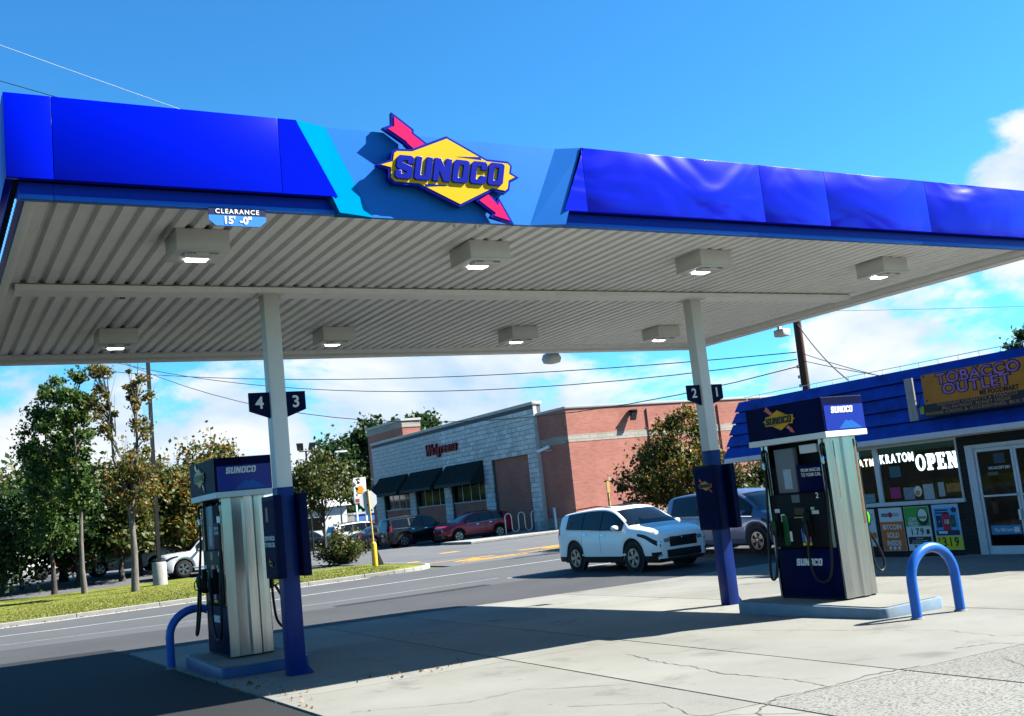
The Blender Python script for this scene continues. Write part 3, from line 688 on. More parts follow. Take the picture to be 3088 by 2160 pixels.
            MB().tube([(nx+s*.02, ny, .84), (nx+s*.07, ny, .86), (nx+s*.075, ny, .95), (nx+s*.03, ny, 1.0)], .008, 6).build('lever_guard', BLK, nz, world=False, smooth=60)
            if e < 0 and s > 0: MB().tube([(nx+s*.01, ny, .9), (nx+s*.02, ny, .97), (nx+s*.012, ny, 1.03)], [.038, .042, .03], 10).build('nozzle_cover', GRNP, nz, world=False, smooth=60)
            if e > 0: MB().tube([(nx+s*.01, ny, .9), (nx+s*.015, ny, .98), (nx+s*.012, ny, 1.03)], [.036, .04, .028], 10).build('nozzle_cover', mat('nozzle_dark_green', (.01, .06, .015), .4), nz, world=False, smooth=60)
    # topper with bowed faces: plan outline
    tw, td = .37, .69
    def plan(k, bow): 
        P = [(-tw*k, td*k), (-tw*k-bow*.55, td*.5*k), (-tw*k-bow, 0), (-tw*k-bow*.55, -td*.5*k), (-tw*k, -td*k), (tw*k, -td*k), (tw*k+bow*.55, -td*.5*k), (tw*k+bow, 0), (tw*k+bow*.55, td*.5*k), (tw*k, td*k)]
        return P
    P0 = plan(1.0, .012)
    tp = MB().prism(P0, 'z', 2.095, 2.53).build('topper', TOPN, p, world=False, bevel=.006)
    MB().prism(plan(1.012, .012), 'z', 2.02, 2.094).build('topper_band', TOPW, tp, world=False, bevel=.004)
    for s in (-1, 1):
        xb = s*(tw+.0135)
        logo(tp, (xb, 0.06*s*-1, 2.325), (s, 0, 0), .62, 0, (mat('print_black', (.004, .005, .012), .35), mat('print_gold2', (.62, .34, .008), .35, spec=.1), SIGNRED, mat('print_black', (.004, .005, .012), .35)), world=False)
        e_ = bx('topper_end', TOPB, tp, -tw+.03, tw-.01, *sorted((s*(td+.001), s*(td+.006))), 2.10, 2.42, world=False)
        for me in brand_word(.40, .004, .2, 1.1): put('letter', me, WHITE, e_, (.03*-s*-1, s*(td+.009), 2.36), (0, s, 0), world=False)
        MB().prism([(-.12, 2.115), (.30, 2.115), (.12, 2.22), (.06, 2.205), (.02, 2.225)], 'y', *sorted((s*(td+.0065), s*(td+.008)))).build('topper_graphic', mat('graphic_light_blue', (.02, .12, .42), .35, spec=.1), e_, world=False)
    return p
build_pump(10.20, 9.93, ZR, '21', 'stainless steel fuel pump number 2 on the right island in front of the store', True)
build_pump(3.64, 14.03, ZL, '43', 'stainless steel fuel pump on the shaded left island beside the nearer column', False)

# ------------------------------------------------------------------ store
def brick_mat(name, c1, c2, mortar, bw, bh, ax, msize=.008, bump=.3, rough=.85):
    c1, c2, mortar = [tuple(k*ALB for k in q) for q in (c1, c2, mortar)]
    M = bpy.data.materials.new(name); M.use_nodes = True; nt = M.node_tree; N = nt.nodes; L = nt.links; b = N['Principled BSDF']; b.inputs['Roughness'].default_value = rough; b.inputs['Specular IOR Level'].default_value = .2
    g = N.new('ShaderNodeNewGeometry'); sp = N.new('ShaderNodeSeparateXYZ'); L.new(g.outputs['Position'], sp.inputs[0]); cb = N.new('ShaderNodeCombineXYZ')
    L.new(sp.outputs[{'x': 0, 'y': 1}[ax]], cb.inputs[0]); L.new(sp.outputs[2], cb.inputs[1])
    t = N.new('ShaderNodeTexBrick'); L.new(cb.outputs[0], t.inputs['Vector']); t.inputs['Scale'].default_value = 1; t.inputs['Brick Width'].default_value = bw; t.inputs['Row Height'].default_value = bh
    t.inputs['Mortar Size'].default_value = msize; t.inputs['Color1'].default_value = (*c1, 1); t.inputs['Color2'].default_value = (*c2, 1); t.inputs['Mortar'].default_value = (*mortar, 1); t.inputs['Mortar Smooth'].default_value = .2
    n = N.new('ShaderNodeTexNoise'); n.inputs['Scale'].default_value = .7; n.inputs['Detail'].default_value = 8; L.new(g.outputs['Position'], n.inputs[0])
    mr = N.new('ShaderNodeMapRange'); mr.inputs[1].default_value = .3; mr.inputs[2].default_value = .7; mr.inputs[3].default_value = .86; mr.inputs[4].default_value = 1.1; L.new(n.outputs[0], mr.inputs[0])
    hs = N.new('ShaderNodeHueSaturation'); L.new(t.outputs['Color'], hs.inputs['Color']); L.new(mr.outputs[0], hs.inputs['Value']); L.new(hs.outputs[0], b.inputs['Base Color'])
    bp = N.new('ShaderNodeBump'); bp.inputs['Strength'].default_value = bump; bp.inputs['Distance'].default_value = .01; bp.invert = True; L.new(t.outputs['Fac'], bp.inputs['Height']); L.new(bp.outputs[0], b.inputs['Normal'])
    MATS[name] = M; return M
def glass_mat(name, tint, refl=.06):
    M = bpy.data.materials.new(name); M.use_nodes = True; nt = M.node_tree; N = nt.nodes; L = nt.links; N.remove(N['Principled BSDF'])
    tr = N.new('ShaderNodeBsdfTransparent'); tr.inputs[0].default_value = (*tint, 1); gl = N.new('ShaderNodeBsdfGlossy'); gl.inputs['Roughness'].default_value = .02
    fr = N.new('ShaderNodeFresnel'); fr.inputs[0].default_value = 1.22; mx = N.new('ShaderNodeMixShader'); L.new(fr.outputs[0], mx.inputs[0]); L.new(tr.outputs[0], mx.inputs[1]); L.new(gl.outputs[0], mx.inputs[2])
    L.new(mx.outputs[0], N['Material Output'].inputs[0]); MATS[name] = M; return M
GLASS = glass_mat('window_glass', (.62, .66, .66))
DBRICK = brick_mat('dark_painted_brick', (.022, .018, .018), (.03, .024, .022), (.012, .011, .011), .22, .075, 'y')
DBRICKX = brick_mat('dark_painted_brick_side', (.022, .018, .018), (.03, .024, .022), (.012, .011, .011), .22, .075, 'x')
MANS = mat('mansard_blue_boards', (.005, .042, .31), .55, var=.28, vscale=2.5, damt=.85, dirt=(.004, .008, .05), dscale=1.9, stretch=(1, 1, 1))
TRIMW = mat('weathered_white_trim', (.55, .56, .58), .6, var=.1, vscale=4, damt=.55, dirt=(.10, .09, .09), dscale=4)
ALU = mat('aluminium_frame', (.55, .56, .58), .4, var=.06, vscale=5)
WOOD = mat('weathered_wood', (.30, .29, .26), .85, var=.25, vscale=6, stretch=(3, 3, .4))
NEON = mat('led_letters_white', (.9, .95, 1), .5, emit=(.72, .92, 1), estr=.9)
NEONY = mat('led_letters_warm', (1, .95, .8), .5, emit=(1, .93, .72), estr=.65)
def P2(name, mt2, par, y0, y1, z0, z1, x, t=.004):   # thin plate on the store front (faces -X); y0>y1 allowed
    return bx(name, mt2, par, x-t, x, min(y0, y1), max(y0, y1), z0, z1)
def txt(s_, size, mt2, par, x, y, z, bold=0., xs=1., shear=0., nm='lettering', depth=.003, space=1.):
    return put(nm, text_mesh(s_, size, depth, bold, shear, xscale=xs, space=space), mt2, par, (x, y, z), (-1, 0, 0))
XS = 18.6
def build_store():
    st = empty('store_building', (22.5, 13.0, -.4), 'low blue roofed convenience store with dark brick front at right', 'store')
    zb = -.6
    # front wall pieces round the openings
    for y0, y1, z0, z1 in ((13.80, 14.0, zb, 2.06), (14.0, 17.42, zb, .70), (17.42, 18.35, zb, 2.06), (13.8-2.0, 13.8, 1.84, 2.06), (5.0, 11.8, zb, 2.06), (14.0, 17.42, 2.02, 2.06)):
        bx('front_wall', DBRICK, st, XS, XS+.2, y0, y1, z0, z1)
    bx('side_wall', DBRICKX, st, XS+.2, 29, 18.15, 18.35, zb, 3.3); bx('side_wall', DBRICKX, st, XS+.2, 29, 5.0, 5.2, zb, 3.3); bx('rear_wall', DBRICK, st, 28.8, 29, 5.2, 18.15, zb, 3.3)
    # interior shell
    INT = mat('store_interior', (.045, .05, .05), .8); bx('floor', INT, st, XS+.2, 28.8, 5.2, 18.15, -.42, -.38); bx('ceiling', INT, st, XS+.2, 28.8, 5.2, 18.15, 2.30, 2.34); bx('back_partition', mat('store_partition', (.045, .05, .052), .8, var=.5, vscale=2), st, 24, 24.05, 5.2, 18.15, -.38, 2.3)
    bx('window_head_wall', INT, st, XS+.1, XS+.2, 5.2, 18.1, 2.061, 2.30)
    # mansard: stepped boards, front and far side
    zs = [2.17, 2.47, 2.77, 3.07, 3.37, 3.66]; xb = lambda z: 18.22+(z-2.17)/1.49*.75
    for k in range(5):
        z0, z1 = zs[k]+(.0 if k == 0 else .006), zs[k+1]-.022
        ya, yb_ = 4.2, 20.72
        a = xb(z0); b_ = xb(zs[k+1])
        MB().hexa([(a-.025, ya, z0), (a+.02, ya, z0), (a+.02, yb_, z0), (a-.025, yb_, z0)], [(b_+.012, ya, z1), (b_+.05, ya, z1), (b_+.05, yb_-.02, z1), (b_+.012, yb_-.02, z1)]).build('mansard_board', MANS, st)
        MB().hexa([(a+.03, yb_-.03, z0), (26, yb_-.03, z0), (26, yb_+.02-.06*k, z0), (a+.03, yb_+.02-.06*k, z0)], [(b_+.06, yb_-.2, z1), (26, yb_-.2, z1), (26, yb_-.02-.06*k, z1), (b_+.06, yb_-.02-.06*k, z1)]).build('mansard_board', MANS, st)
    bx('roof', mat('roof_membrane', (.2, .2, .2), .9), st, 19.06, 29, 4.4, 20.4, 3.55, 3.6)
    MB().hexa([(18.26, 4.22, 2.18), (18.34, 4.22, 2.18), (18.34, 20.66, 2.18), (18.26, 20.66, 2.18)], [(19.02, 4.22, 3.64), (19.1, 4.22, 3.64), (19.1, 20.62, 3.64), (19.02, 20.62, 3.64)]).build('mansard_gap_backing', DARKGAP, st)  # black backing added so the gaps between boards read as shadow lines
    bx('overhang_soffit', mat('soffit_grey', (.09, .09, .09), .8), st, 18.24, 26, 4.2, 20.66, 2.07, 2.165)
    bx('eave_trim', TRIMW, st, 18.19, 18.235, 4.2, 20.68, 2.055, 2.178, .006); bx('eave_trim', TRIMW, st, 18.24, 26, 20.662, 20.70, 2.055, 2.165, .006)
    bx('wall_top_trim', TRIMW, st, XS-.03, XS-.002, 5, 18.35, 2.03, 2.068)
    # roof edge rail
    rail = MB().box(19.0, 19.015, 4.3, 20.5, 3.735, 3.748).build('roof_rail', WHITE, st)
    for k in range(33): bx('rail_post', WHITE, rail, 19.002, 19.013, 4.4+k*.5, 4.415+k*.5, 3.62, 3.734)
    # window
    w = bx('window_sill', TRIMW, st, XS-.06, XS+.1, 13.97, 17.44, .70, .785, .008)
    fr = bx('window_frame', ALU, st, XS-.02, XS+.07, 13.98, 17.44, 1.985, 2.028)
    for y0, y1 in ((13.985, 14.02), (16.04, 16.17), (17.38, 17.43)): bx('mullion', ALU, fr, XS-.035, XS+.06, y0, y1, .786, 1.984, .004)
    for y0, y1 in ((14.021, 16.039), (16.171, 17.379)): bx('pane', GLASS, fr, XS+.01, XS+.018, y0, y1, .787, 1.983)
    # double door
    df = bx('door_frame', TRIMW, st, XS-.05, XS+.1, 13.61, 13.79, -.40, 1.835, .008)
    bx('door_head', TRIMW, df, XS-.05, XS+.1, 11.81, 13.609, 1.752, 1.835, .006); bx('door_jamb', TRIMW, df, XS-.05, XS+.1, 11.81, 11.95, -.40, 1.751)
    for y0, y1 in ((12.745, 13.605), (11.955, 12.735)):
        d = bx('door', ALU, st, XS-.02, XS+.03, y1-.055, y1, -.37, 1.748, .004)
        bx('door_rail', ALU, d, XS-.02, XS+.03, y0+.056, y1-.056, 1.68, 1.747); bx('door_stile', ALU, d, XS-.02, XS+.03, y0, y0+.055, -.37, 1.747, .004)
        bx('door_kickplate', ALU, d, XS-.02, XS+.03, y0+.056, y1-.056, -.37, -.2); bx('push_bar', ALU, d, XS-.06, XS-.03, y0+.03, y1-.03, .775, .81)
        bx('pane', GLASS, d, XS, XS+.008, y0+.056, y1-.056, -.199, 1.679)
        bx('pull_handle', WHITE, d, XS-.07, XS-.05, y0+.01, y0+.06, .3, .5, .006)
    # fluorescent tubes inside
    for i, (x, y0, y1) in enumerate(((20.2, 14.1, 14.9), (21.6, 15.6, 16.9), (21.0, 16.7, 17.4), (20.6, 12.0, 13.0))):
        bx('tube_light', mat('tube_emit', (1, 1, 1), .5, emit=(.9, 1, .95), estr=2.), st, x, x+.1, y0, y1, 2.24, 2.27)
    # counter and shelves seen through the glass
    bx('counter', mat('counter_grey', (.12, .12, .12), .6), st, 19.6, 20.1, 14.1, 17.2, -.38, .62)
    for k in range(3): bx('shelf', mat('shelf_beige', (.16, .15, .12), .7, var=.6, vscale=9), st, 21.2, 21.6, 14.0+k*1.2, 15.0+k*1.2, -.38, 1.15)
    # floor step
    bx('door_step', KERB, st, XS-.5, XS-.002, 11.6, 14.1, -.5, -.365)
build_store()

def serif_open(par):
    # slab serif letters, 1 high, built from outlines
    def arc(cx_, cy_, rx, ry, n=20): return [(cx_+rx*math.cos(2*math.pi*k/n), cy_+ry*math.sin(2*math.pi*k/n)) for k in range(n)]
    S = {'O': (.86, [arc(.40, .5, .40, .51), arc(.40, .5, .20, .38)]),
         'P': (.78, [[(0,0),(.46,0),(.46,.13),(.37,.13),(.37,.38),(.56,.38),(.70,.48),(.73,.68),(.70,.88),(.58,1),(0,1),(0,.87),(.09,.87),(.09,.13),(0,.13)], [(.37,.5),(.37,.88),(.46,.88),(.5,.8),(.5,.58),(.46,.5)]]),
         'E': (.80, [[(0,0),(.72,0),(.72,.32),(.60,.32),(.58,.13),(.37,.13),(.37,.44),(.48,.44),(.48,.36),(.56,.36),(.56,.64),(.48,.64),(.48,.56),(.37,.56),(.37,.87),(.56,.87),(.58,.72),(.70,.72),(.70,1),(0,1),(0,.87),(.09,.87),(.09,.13),(0,.13)]]),
         'N': (.84, [[(0,0),(.36,0),(.36,.13),(.25,.13),(.25,.62),(.56,0),(.76,0),(.76,.87),(.84,.87),(.84,1),(.50,1),(.50,.87),(.60,.87),(.60,.42),(.30,1),(0,1),(0,.87),(.09,.87),(.09,.13),(0,.13)]])}
    x = 0; res = []
    for c in 'OPEN':
        w, o = S[c]; res.append((x, o)); x += w+.06
    k = 1.0/x*1.06
    for x_, o in res:
        put('letter', curve_mesh([[((x_+u-x/2)*k, (v-.5)*.345) for u, v in q] for q in o], .012), NEON, par, (XS-.012, 14.52, 1.585), (-1, 0, 0))
def build_store_things():
    o = empty('open_sign', (XS-.02, 14.52, 1.4), 'large glowing white slab serif OPEN letters in the store window', 'sign'); serif_open(o)
    o = empty('window_letter_sign', (XS-.02, 15.58, 1.62), 'glowing white KRATOM letters in the store window', 'sign')
    for i, ch in enumerate('KRATOM'): put('letter', text_mesh(ch, .27, .01, .006, xscale=.68), NEON, o, (XS-.012, 15.97-.155*i+(-.01 if i == 5 else 0)-.03, 1.725), (-1, 0, 0))
    o = empty('window_letter_sign', (XS-.02, 16.4, 1.6), 'glowing yellowish ATM letters in the narrow store window', 'sign')
    for i, ch in enumerate('ATM'): put('letter', text_mesh(ch, .23, .01, .006, xscale=.75), NEONY, o, (XS-.02, 16.54-.155*i, 1.69), (-1, 0, 0))
    # posters under the window
    fr = ALU; xp = XS-.012
    def poster(y0, y1, label, z0=-.27, z1=.655):
        q = empty('price_poster', (XS, (y0+y1)/2, z0), label, 'poster', 'posters under the store window'); bx('frame', fr, q, XS-.01, XS-.001, min(y0, y1)-.01, max(y0, y1)+.01, z0-.01, z1+.01); return q
    Wp = mat('poster_white', (.62, .62, .6), .5); Op = mat('poster_orange', (.62, .13, .02), .5); Kp = mat('poster_black', (.01, .01, .012), .4); Gp = mat('poster_green', (.05, .30, .05), .5); Yp = mat('poster_yellow', (.62, .55, .01), .5); Bp = mat('poster_blue', (.06, .30, .58), .5); Np = mat('poster_navy', (.01, .02, .06), .5); Rp = mat('poster_crimson', (.35, .01, .05), .5); Sp = mat('poster_sky', (.25, .5, .72), .5)
    q = poster(16.25, 15.63, 'orange poster reading BITCOIN SOLD INSIDE under the store window')
    P2('header', Wp, q, 16.25, 15.63, .36, .655, xp); P2('field', Op, q, 16.25, 15.63, -.27, .359, xp)
    P2('logo_bar', mat('poster_slate', (.12, .14, .2), .5), q, 16.19, 16.0, .47, .55, xp-.005, .002); P2('logo_bar', mat('poster_grey', (.35, .35, .37), .5), q, 15.88, 15.70, .47, .55, xp-.005, .002)
    put('logo_disc', curve_mesh([[(.06*math.cos(k*.4), .06*math.sin(k*.4)) for k in range(16)]], .002), Rp, q, (xp-.007, 15.94, .51), (-1, 0, 0))
    for t_, z in (('BITCOIN', .24), ('SOLD', .06), ('INSIDE', -.11)): txt(t_, .155, Wp, q, xp-.0055, 15.94, z, .004, .84)
    for k in range(3): put('coin_disc', curve_mesh([[(.042*math.cos(a*.524), .042*math.sin(a*.524)) for a in range(12)]], .002), Wp, q, (xp-.006, 16.06-.12*k, -.215), (-1, 0, 0))
    q = poster(15.56, 14.93, 'green and white LOW PRICE poster under the store window')
    P2('field', Gp, q, 15.56, 14.93, .24, .655, xp); P2('price_field', Wp, q, 15.56, 14.93, -.27, .239, xp)
    put('tin_disc', curve_mesh([[(.15*math.cos(a*.314), .19*math.sin(a*.314)) for a in range(20)]], .002), Kp, q, (xp-.006, 15.09, .44), (-1, 0, 0))
    put('tin_lid', curve_mesh([[(.115*math.cos(a*.314), .135*math.sin(a*.314)) for a in range(20)]], .002), Wp, q, (xp-.0085, 15.09, .475), (-1, 0, 0))
    P2('lid_band', Gp, q, 15.19, 15.0, .40, .45, xp-.010, .0015)
    for t_, z in (('LOW', .39), ('PRICE!', .29)): txt(t_, .12, Wp, q, xp-.0055, 15.36, z, .003, .75)
    for t_, y in (('1', 15.42), ('7', 15.28), ('9', 15.16)): txt(t_, .19, Kp, q, xp-.0055, y, .12, .004)
    P2('unit_box', Kp, q, 15.05, 14.97, .07, .17, xp-.004, .0015)
    P2('warning_box', Kp, q, 15.54, 14.95, -.135, .02, xp-.004, .002)
    for t_, z, sz in (('WARNING:', -.02, .04), ('This product can cause', -.065, .042), ('gum disease and tooth loss', -.105, .040)): txt(t_, sz, Wp, q, xp-.0075, 15.245, z, .0, 1.)
    for t_, y in (('2', 15.38), ('.', 15.29), ('0', 15.22), ('3', 15.06)): txt(t_, .2, Kp, q, xp-.0055, y, -.22, .004) if t_ == '.' else txt(t_, .12, Kp, q, xp-.0055, y, -.205, .004, 1.2)
    q = poster(14.83, 14.20, 'blue poster with yellow 3.19 price panel under the store window', -.26, .665)
    P2('field', Sp, q, 14.83, 14.20, .015, .665, xp); P2('price_field', Yp, q, 14.83, 14.20, -.26, .014, xp)
    P2('inner_field', Bp, q, 14.80, 14.23, .03, .60, xp-.004, .002); P2('pack', Np, q, 14.76, 14.62, .2, .45, xp-.0065, .002); P2('pack', Rp, q, 14.61, 14.42, .14, .50, xp-.0065, .002); P2('pack', mat('poster_dkgreen', (.01, .07, .04), .5), q, 14.41, 14.29, .2, .45, xp-.0065, .002)
    P2('shadow_field', Np, q, 14.80, 14.23, .032, .139, xp-.0065, .002)
    MB().prism([(14.37, .57), (14.30, .62), (14.23, .57), (14.26, .50), (14.34, .50)], 'x', xp-.0085, xp-.0065).build('crest', Np, q)
    txt('18', .13, Wp, q, xp-.0095, 14.515, .31, .002); txt('6', .07, Sp, q, xp-.0095, 14.69, .32); txt('6', .07, Gp, q, xp-.0095, 14.35, .32)
    for z in (.555, .50): P2('headline', Np, q, 14.76, 14.45, z-.016, z+.016, xp-.0065, .002)
    P2('caption', Wp, q, 14.74, 14.52, .07, .12, xp-.009, .0015)
    for t_, y, sz in (('$', 14.76, .13), ('3', 14.63, .27), ('.', 14.555, .2), ('1', 14.48, .27), ('9', 14.34, .27)): txt(t_, sz, Kp, q, xp-.0055, y, -.115 if t_ != '$' else -.06, .005, .9)
    q = poster(17.0, 16.39, 'white and orange poster half hidden behind pump 2', -.16, .65)
    P2('field', Wp, q, 17.0, 16.39, -.16, .65, xp); P2('panel', Op, q, 16.6, 16.40, .0, .14, xp-.004, .002)
    for t_, z in (('SIMPLY', .52), ('CARD!', .43)): txt(t_, .1, Op, q, xp-.0055, 16.55, z, .002, .8)
    # notices on the glass
    xg = XS-.002
    def notice(y0, y1, z0, z1, m_, label, nm='window_notice'):
        n_ = P2(nm, m_, None, y0, y1, z0, z1, XS+.008, .003); tag(n_, label, 'notice', 'papers stuck on the store glass'); return n_
    notice(15.86, 15.58, .86, 1.10, mat('notice_magenta', (.35, .01, .12), .5, var=.5, vscale=40), 'dark pink notice taped low inside the store window')
    notice(15.50, 15.22, .82, 1.08, mat('notice_greyblue', (.16, .21, .23), .5, var=.4, vscale=30), 'pale blue paper low in the store window beside the pink notice')
    notice(15.80, 15.50, 1.32, 1.56, mat('notice_teal', (.03, .10, .11), .5, var=.4, vscale=30), 'dim teal paper under the glowing KRATOM letters')
    notice(14.98, 14.72, .80, 1.12, mat('notice_paper', (.32, .36, .36), .5, var=.2, vscale=20), 'large pale sheet low in the middle of the store window')
    notice(14.60, 14.45, .84, 1.14, mat('notice_paper2', (.28, .32, .32), .5, var=.2, vscale=20), 'narrow pale sheet right of the large sheet in the store window')
    notice(14.40, 14.03, .92, 1.10, mat('notice_amber', (.30, .13, .015), .5, var=.6, vscale=12), 'amber and black card in the lower right window corner')
    notice(17.2, 16.3, .80, 1.0, mat('notice_blue2', (.10, .2, .24), .5, var=.5, vscale=25), 'bluish papers along the bottom of the narrow store window')
    n_ = empty('round_sticker', (XS, 15.12, .9), 'round white and orange sticker low in the store window', 'sticker')
    put('disc', curve_mesh([[(.10*math.cos(a*.314), .115*math.sin(a*.314)) for a in range(20)]], .003), Wp, n_, (XS+.004, 15.12, .985), (-1, 0, 0)); put('fruit', curve_mesh([[(.06*math.cos(a*.5), .06*math.sin(a*.5)) for a in range(12)]], .002), mat('sticker_orange', (.6, .2, .01), .5), n_, (XS+.001, 15.13, .95), (-1, 0, 0))
    q = empty('door_sticker', (XS-.03, 13.1, 1.2), 'white WE ACCEPT EBT lettering on the store door glass', 'sticker')
    P2('strip', mat('sticker_dark', (.03, .035, .04), .5), q, 13.36, 12.84, 1.30, 1.37, XS-.001, .002); txt('WE ACCEPT EBT', .075, Wp, q, XS-.0045, 13.1, 1.335, .001, .85)
    notice(13.38, 13.15, 1.19, 1.26, mat('notice_mint', (.14, .3, .24), .5), 'pale green strip on the store door below the white lettering', 'door_notice')
    notice(13.2, 12.96, 1.42, 1.62, mat('notice_bluephoto', (.08, .16, .26), .5, var=.6, vscale=30), 'blue photo card high on the store door', 'door_notice')
    notice(13.40, 13.28, .44, .66, mat('notice_maroon', (.22, .05, .05), .5, var=.6, vscale=30), 'small reddish card low at the hinge side of the store door', 'door_notice')
    q = empty('door_decal', (XS-.02, 13.1, 0), 'light blue pay bills decal across the bottom of the store door', 'decal')
    P2('panel', mat('decal_blue', (.05, .2, .38), .5), q, 13.50, 12.84, .02, .20, XS-.001, .002); txt('Pay bills here', .1, Wp, q, XS-.0045, 13.22, .11, .002, .75); P2('card', Wp, q, 13.0, 12.88, .06, .16, XS-.004, .0015)
    # roof sign
    q = empty('store_roof_sign', (18.1, 13.0, 2.5), 'orange and black TOBACCO OUTLET sign board on the blue store roof', 'sign')
    ORG = mat('sign_orange', (.42, .16, .008), .5, var=.15, vscale=3, damt=.35, dirt=(.2, .08, .01), dscale=2); SBK = mat('sign_black', (.012, .013, .02), .5); PUR = mat('sign_purple', (.30, .13, .36), .5, var=.4, vscale=8); TAN = mat('sign_tan', (.36, .19, .09), .5)
    bx('cabinet', mat('cabinet_green_dark', (.01, .035, .03), .6), q, 18.12, 18.45, 9.3, 14.22, 2.50, 3.36)
    P2('board', ORG, q, 14.2, 9.3, 2.76, 3.375, 18.118, .02); P2('lower_board', SBK, q, 14.25, 9.3, 2.50, 2.758, 18.118, .02)
    def word(t_, size, m1, yl_, yr, z, bold, out=None):
        me = text_mesh(t_, size, .004, bold, space=1.08); xs_ = [v.co.x for v in me.vertices]; k = abs(yl_-yr)/(max(xs_)-min(xs_))
        me.transform(Matrix.Translation((-(max(xs_)+min(xs_))/2, 0, 0))); me.transform(Matrix.Diagonal((k, 1, 1, 1))); put('lettering', me, m1, q, (18.094 if out is None else out, (yl_+yr)/2, z), (-1, 0, 0))
    word('TOBACCO', .30, SBK, 13.86, 11.94, 3.225, .022, 18.0955); word('TOBACCO', .30, PUR, 13.83, 11.97, 3.225, .004, 18.090)
    word('OUTLET', .30, SBK, 13.75, 12.16, 3.005, .022, 18.0955); word('OUTLET', .30, PUR, 13.72, 12.19, 3.005, .004, 18.090)
    word('MS FOODMART', .13, SBK, 12.90, 12.05, 2.825, .006)
    word('DISCOUNT CIGARETTE & TOBACCO', .085, TAN, 13.9, 12.1, 2.72, .0005); word('BILL PAYMENT, MONEY ORDER', .085, TAN, 13.8, 12.25, 2.64, .0005); word('PHONE CARDS & ACCESSORIES, BUS TICKETS', .085, TAN, 14.2, 11.55, 2.56, .0005)
    for y in (14.14, 13.55, 12.85, 12.15):
        for z in ((3.34, 2.83) if y > 14 else (3.35,)): bx('bolt', SBK, q, 18.09, 18.10, y-.02, y+.02, z-.02, z+.02)
    bx('side_board', WOOD, q, 18.08, 18.12, 14.42, 14.62, 2.46, 3.36); MB().tube([(18.2, 14.25, 2.6), (18.16, 14.40, 2.75), (18.14, 14.30, 3.0)], .012, 6).build('loose_cable', SBK, q, smooth=60)
    bx('bulb_case', mat('bulb_case_green', (.35, .45, .05), .4), q, 18.16, 18.2, 14.24, 14.40, 2.58, 2.74)
build_store_things()

# ------------------------------------------------------------------ pharmacy beyond the road
STONE = mat('split_face_stone', (.62, .61, .585), .9, var=.14, vscale=3, bump=.5, bscale=12)
for _n in ('stone_tint',):
    M_ = STONE; nt_ = M_.node_tree; oi_ = nt_.nodes.new('ShaderNodeObjectInfo'); b_ = nt_.nodes['Principled BSDF']; src_ = b_.inputs['Base Color'].links[0].from_socket
    hs_ = nt_.nodes.new('ShaderNodeHueSaturation'); mr_ = nt_.nodes.new('ShaderNodeMapRange'); mr_.inputs[3].default_value = .8; mr_.inputs[4].default_value = 1.12; nt_.links.new(oi_.outputs['Random'], mr_.inputs[0]); nt_.links.new(mr_.outputs[0], hs_.inputs['Value']); nt_.links.new(src_, hs_.inputs['Color']); nt_.links.new(hs_.outputs[0], b_.inputs['Base Color'])
MORT = mat('stone_mortar', (.12, .12, .12), .95)
BRX = brick_mat('red_brick_side', (.34, .115, .08), (.41, .15, .105), (.34, .19, .15), .30, .1, 'x', .010)
BRY = brick_mat('red_brick_front', (.34, .115, .08), (.41, .15, .105), (.34, .19, .15), .30, .1, 'y', .010)
BANDX = brick_mat('stone_band_side', (.33, .29, .24), (.39, .345, .29), (.25, .22, .18), .6, .22, 'x', .02); BANDY = brick_mat('stone_band_front', (.33, .29, .24), (.39, .345, .29), (.25, .22, .18), .6, .22, 'y', .02)
COPING = mat('parapet_coping', (.45, .43, .40), .6); AWN = mat('awning_dark_green', (.012, .022, .018), .7, var=.2, vscale=5); DGLASS = mat('dark_window_glass', (.005, .007, .006), .08, spec=.35)
XW = 33.0
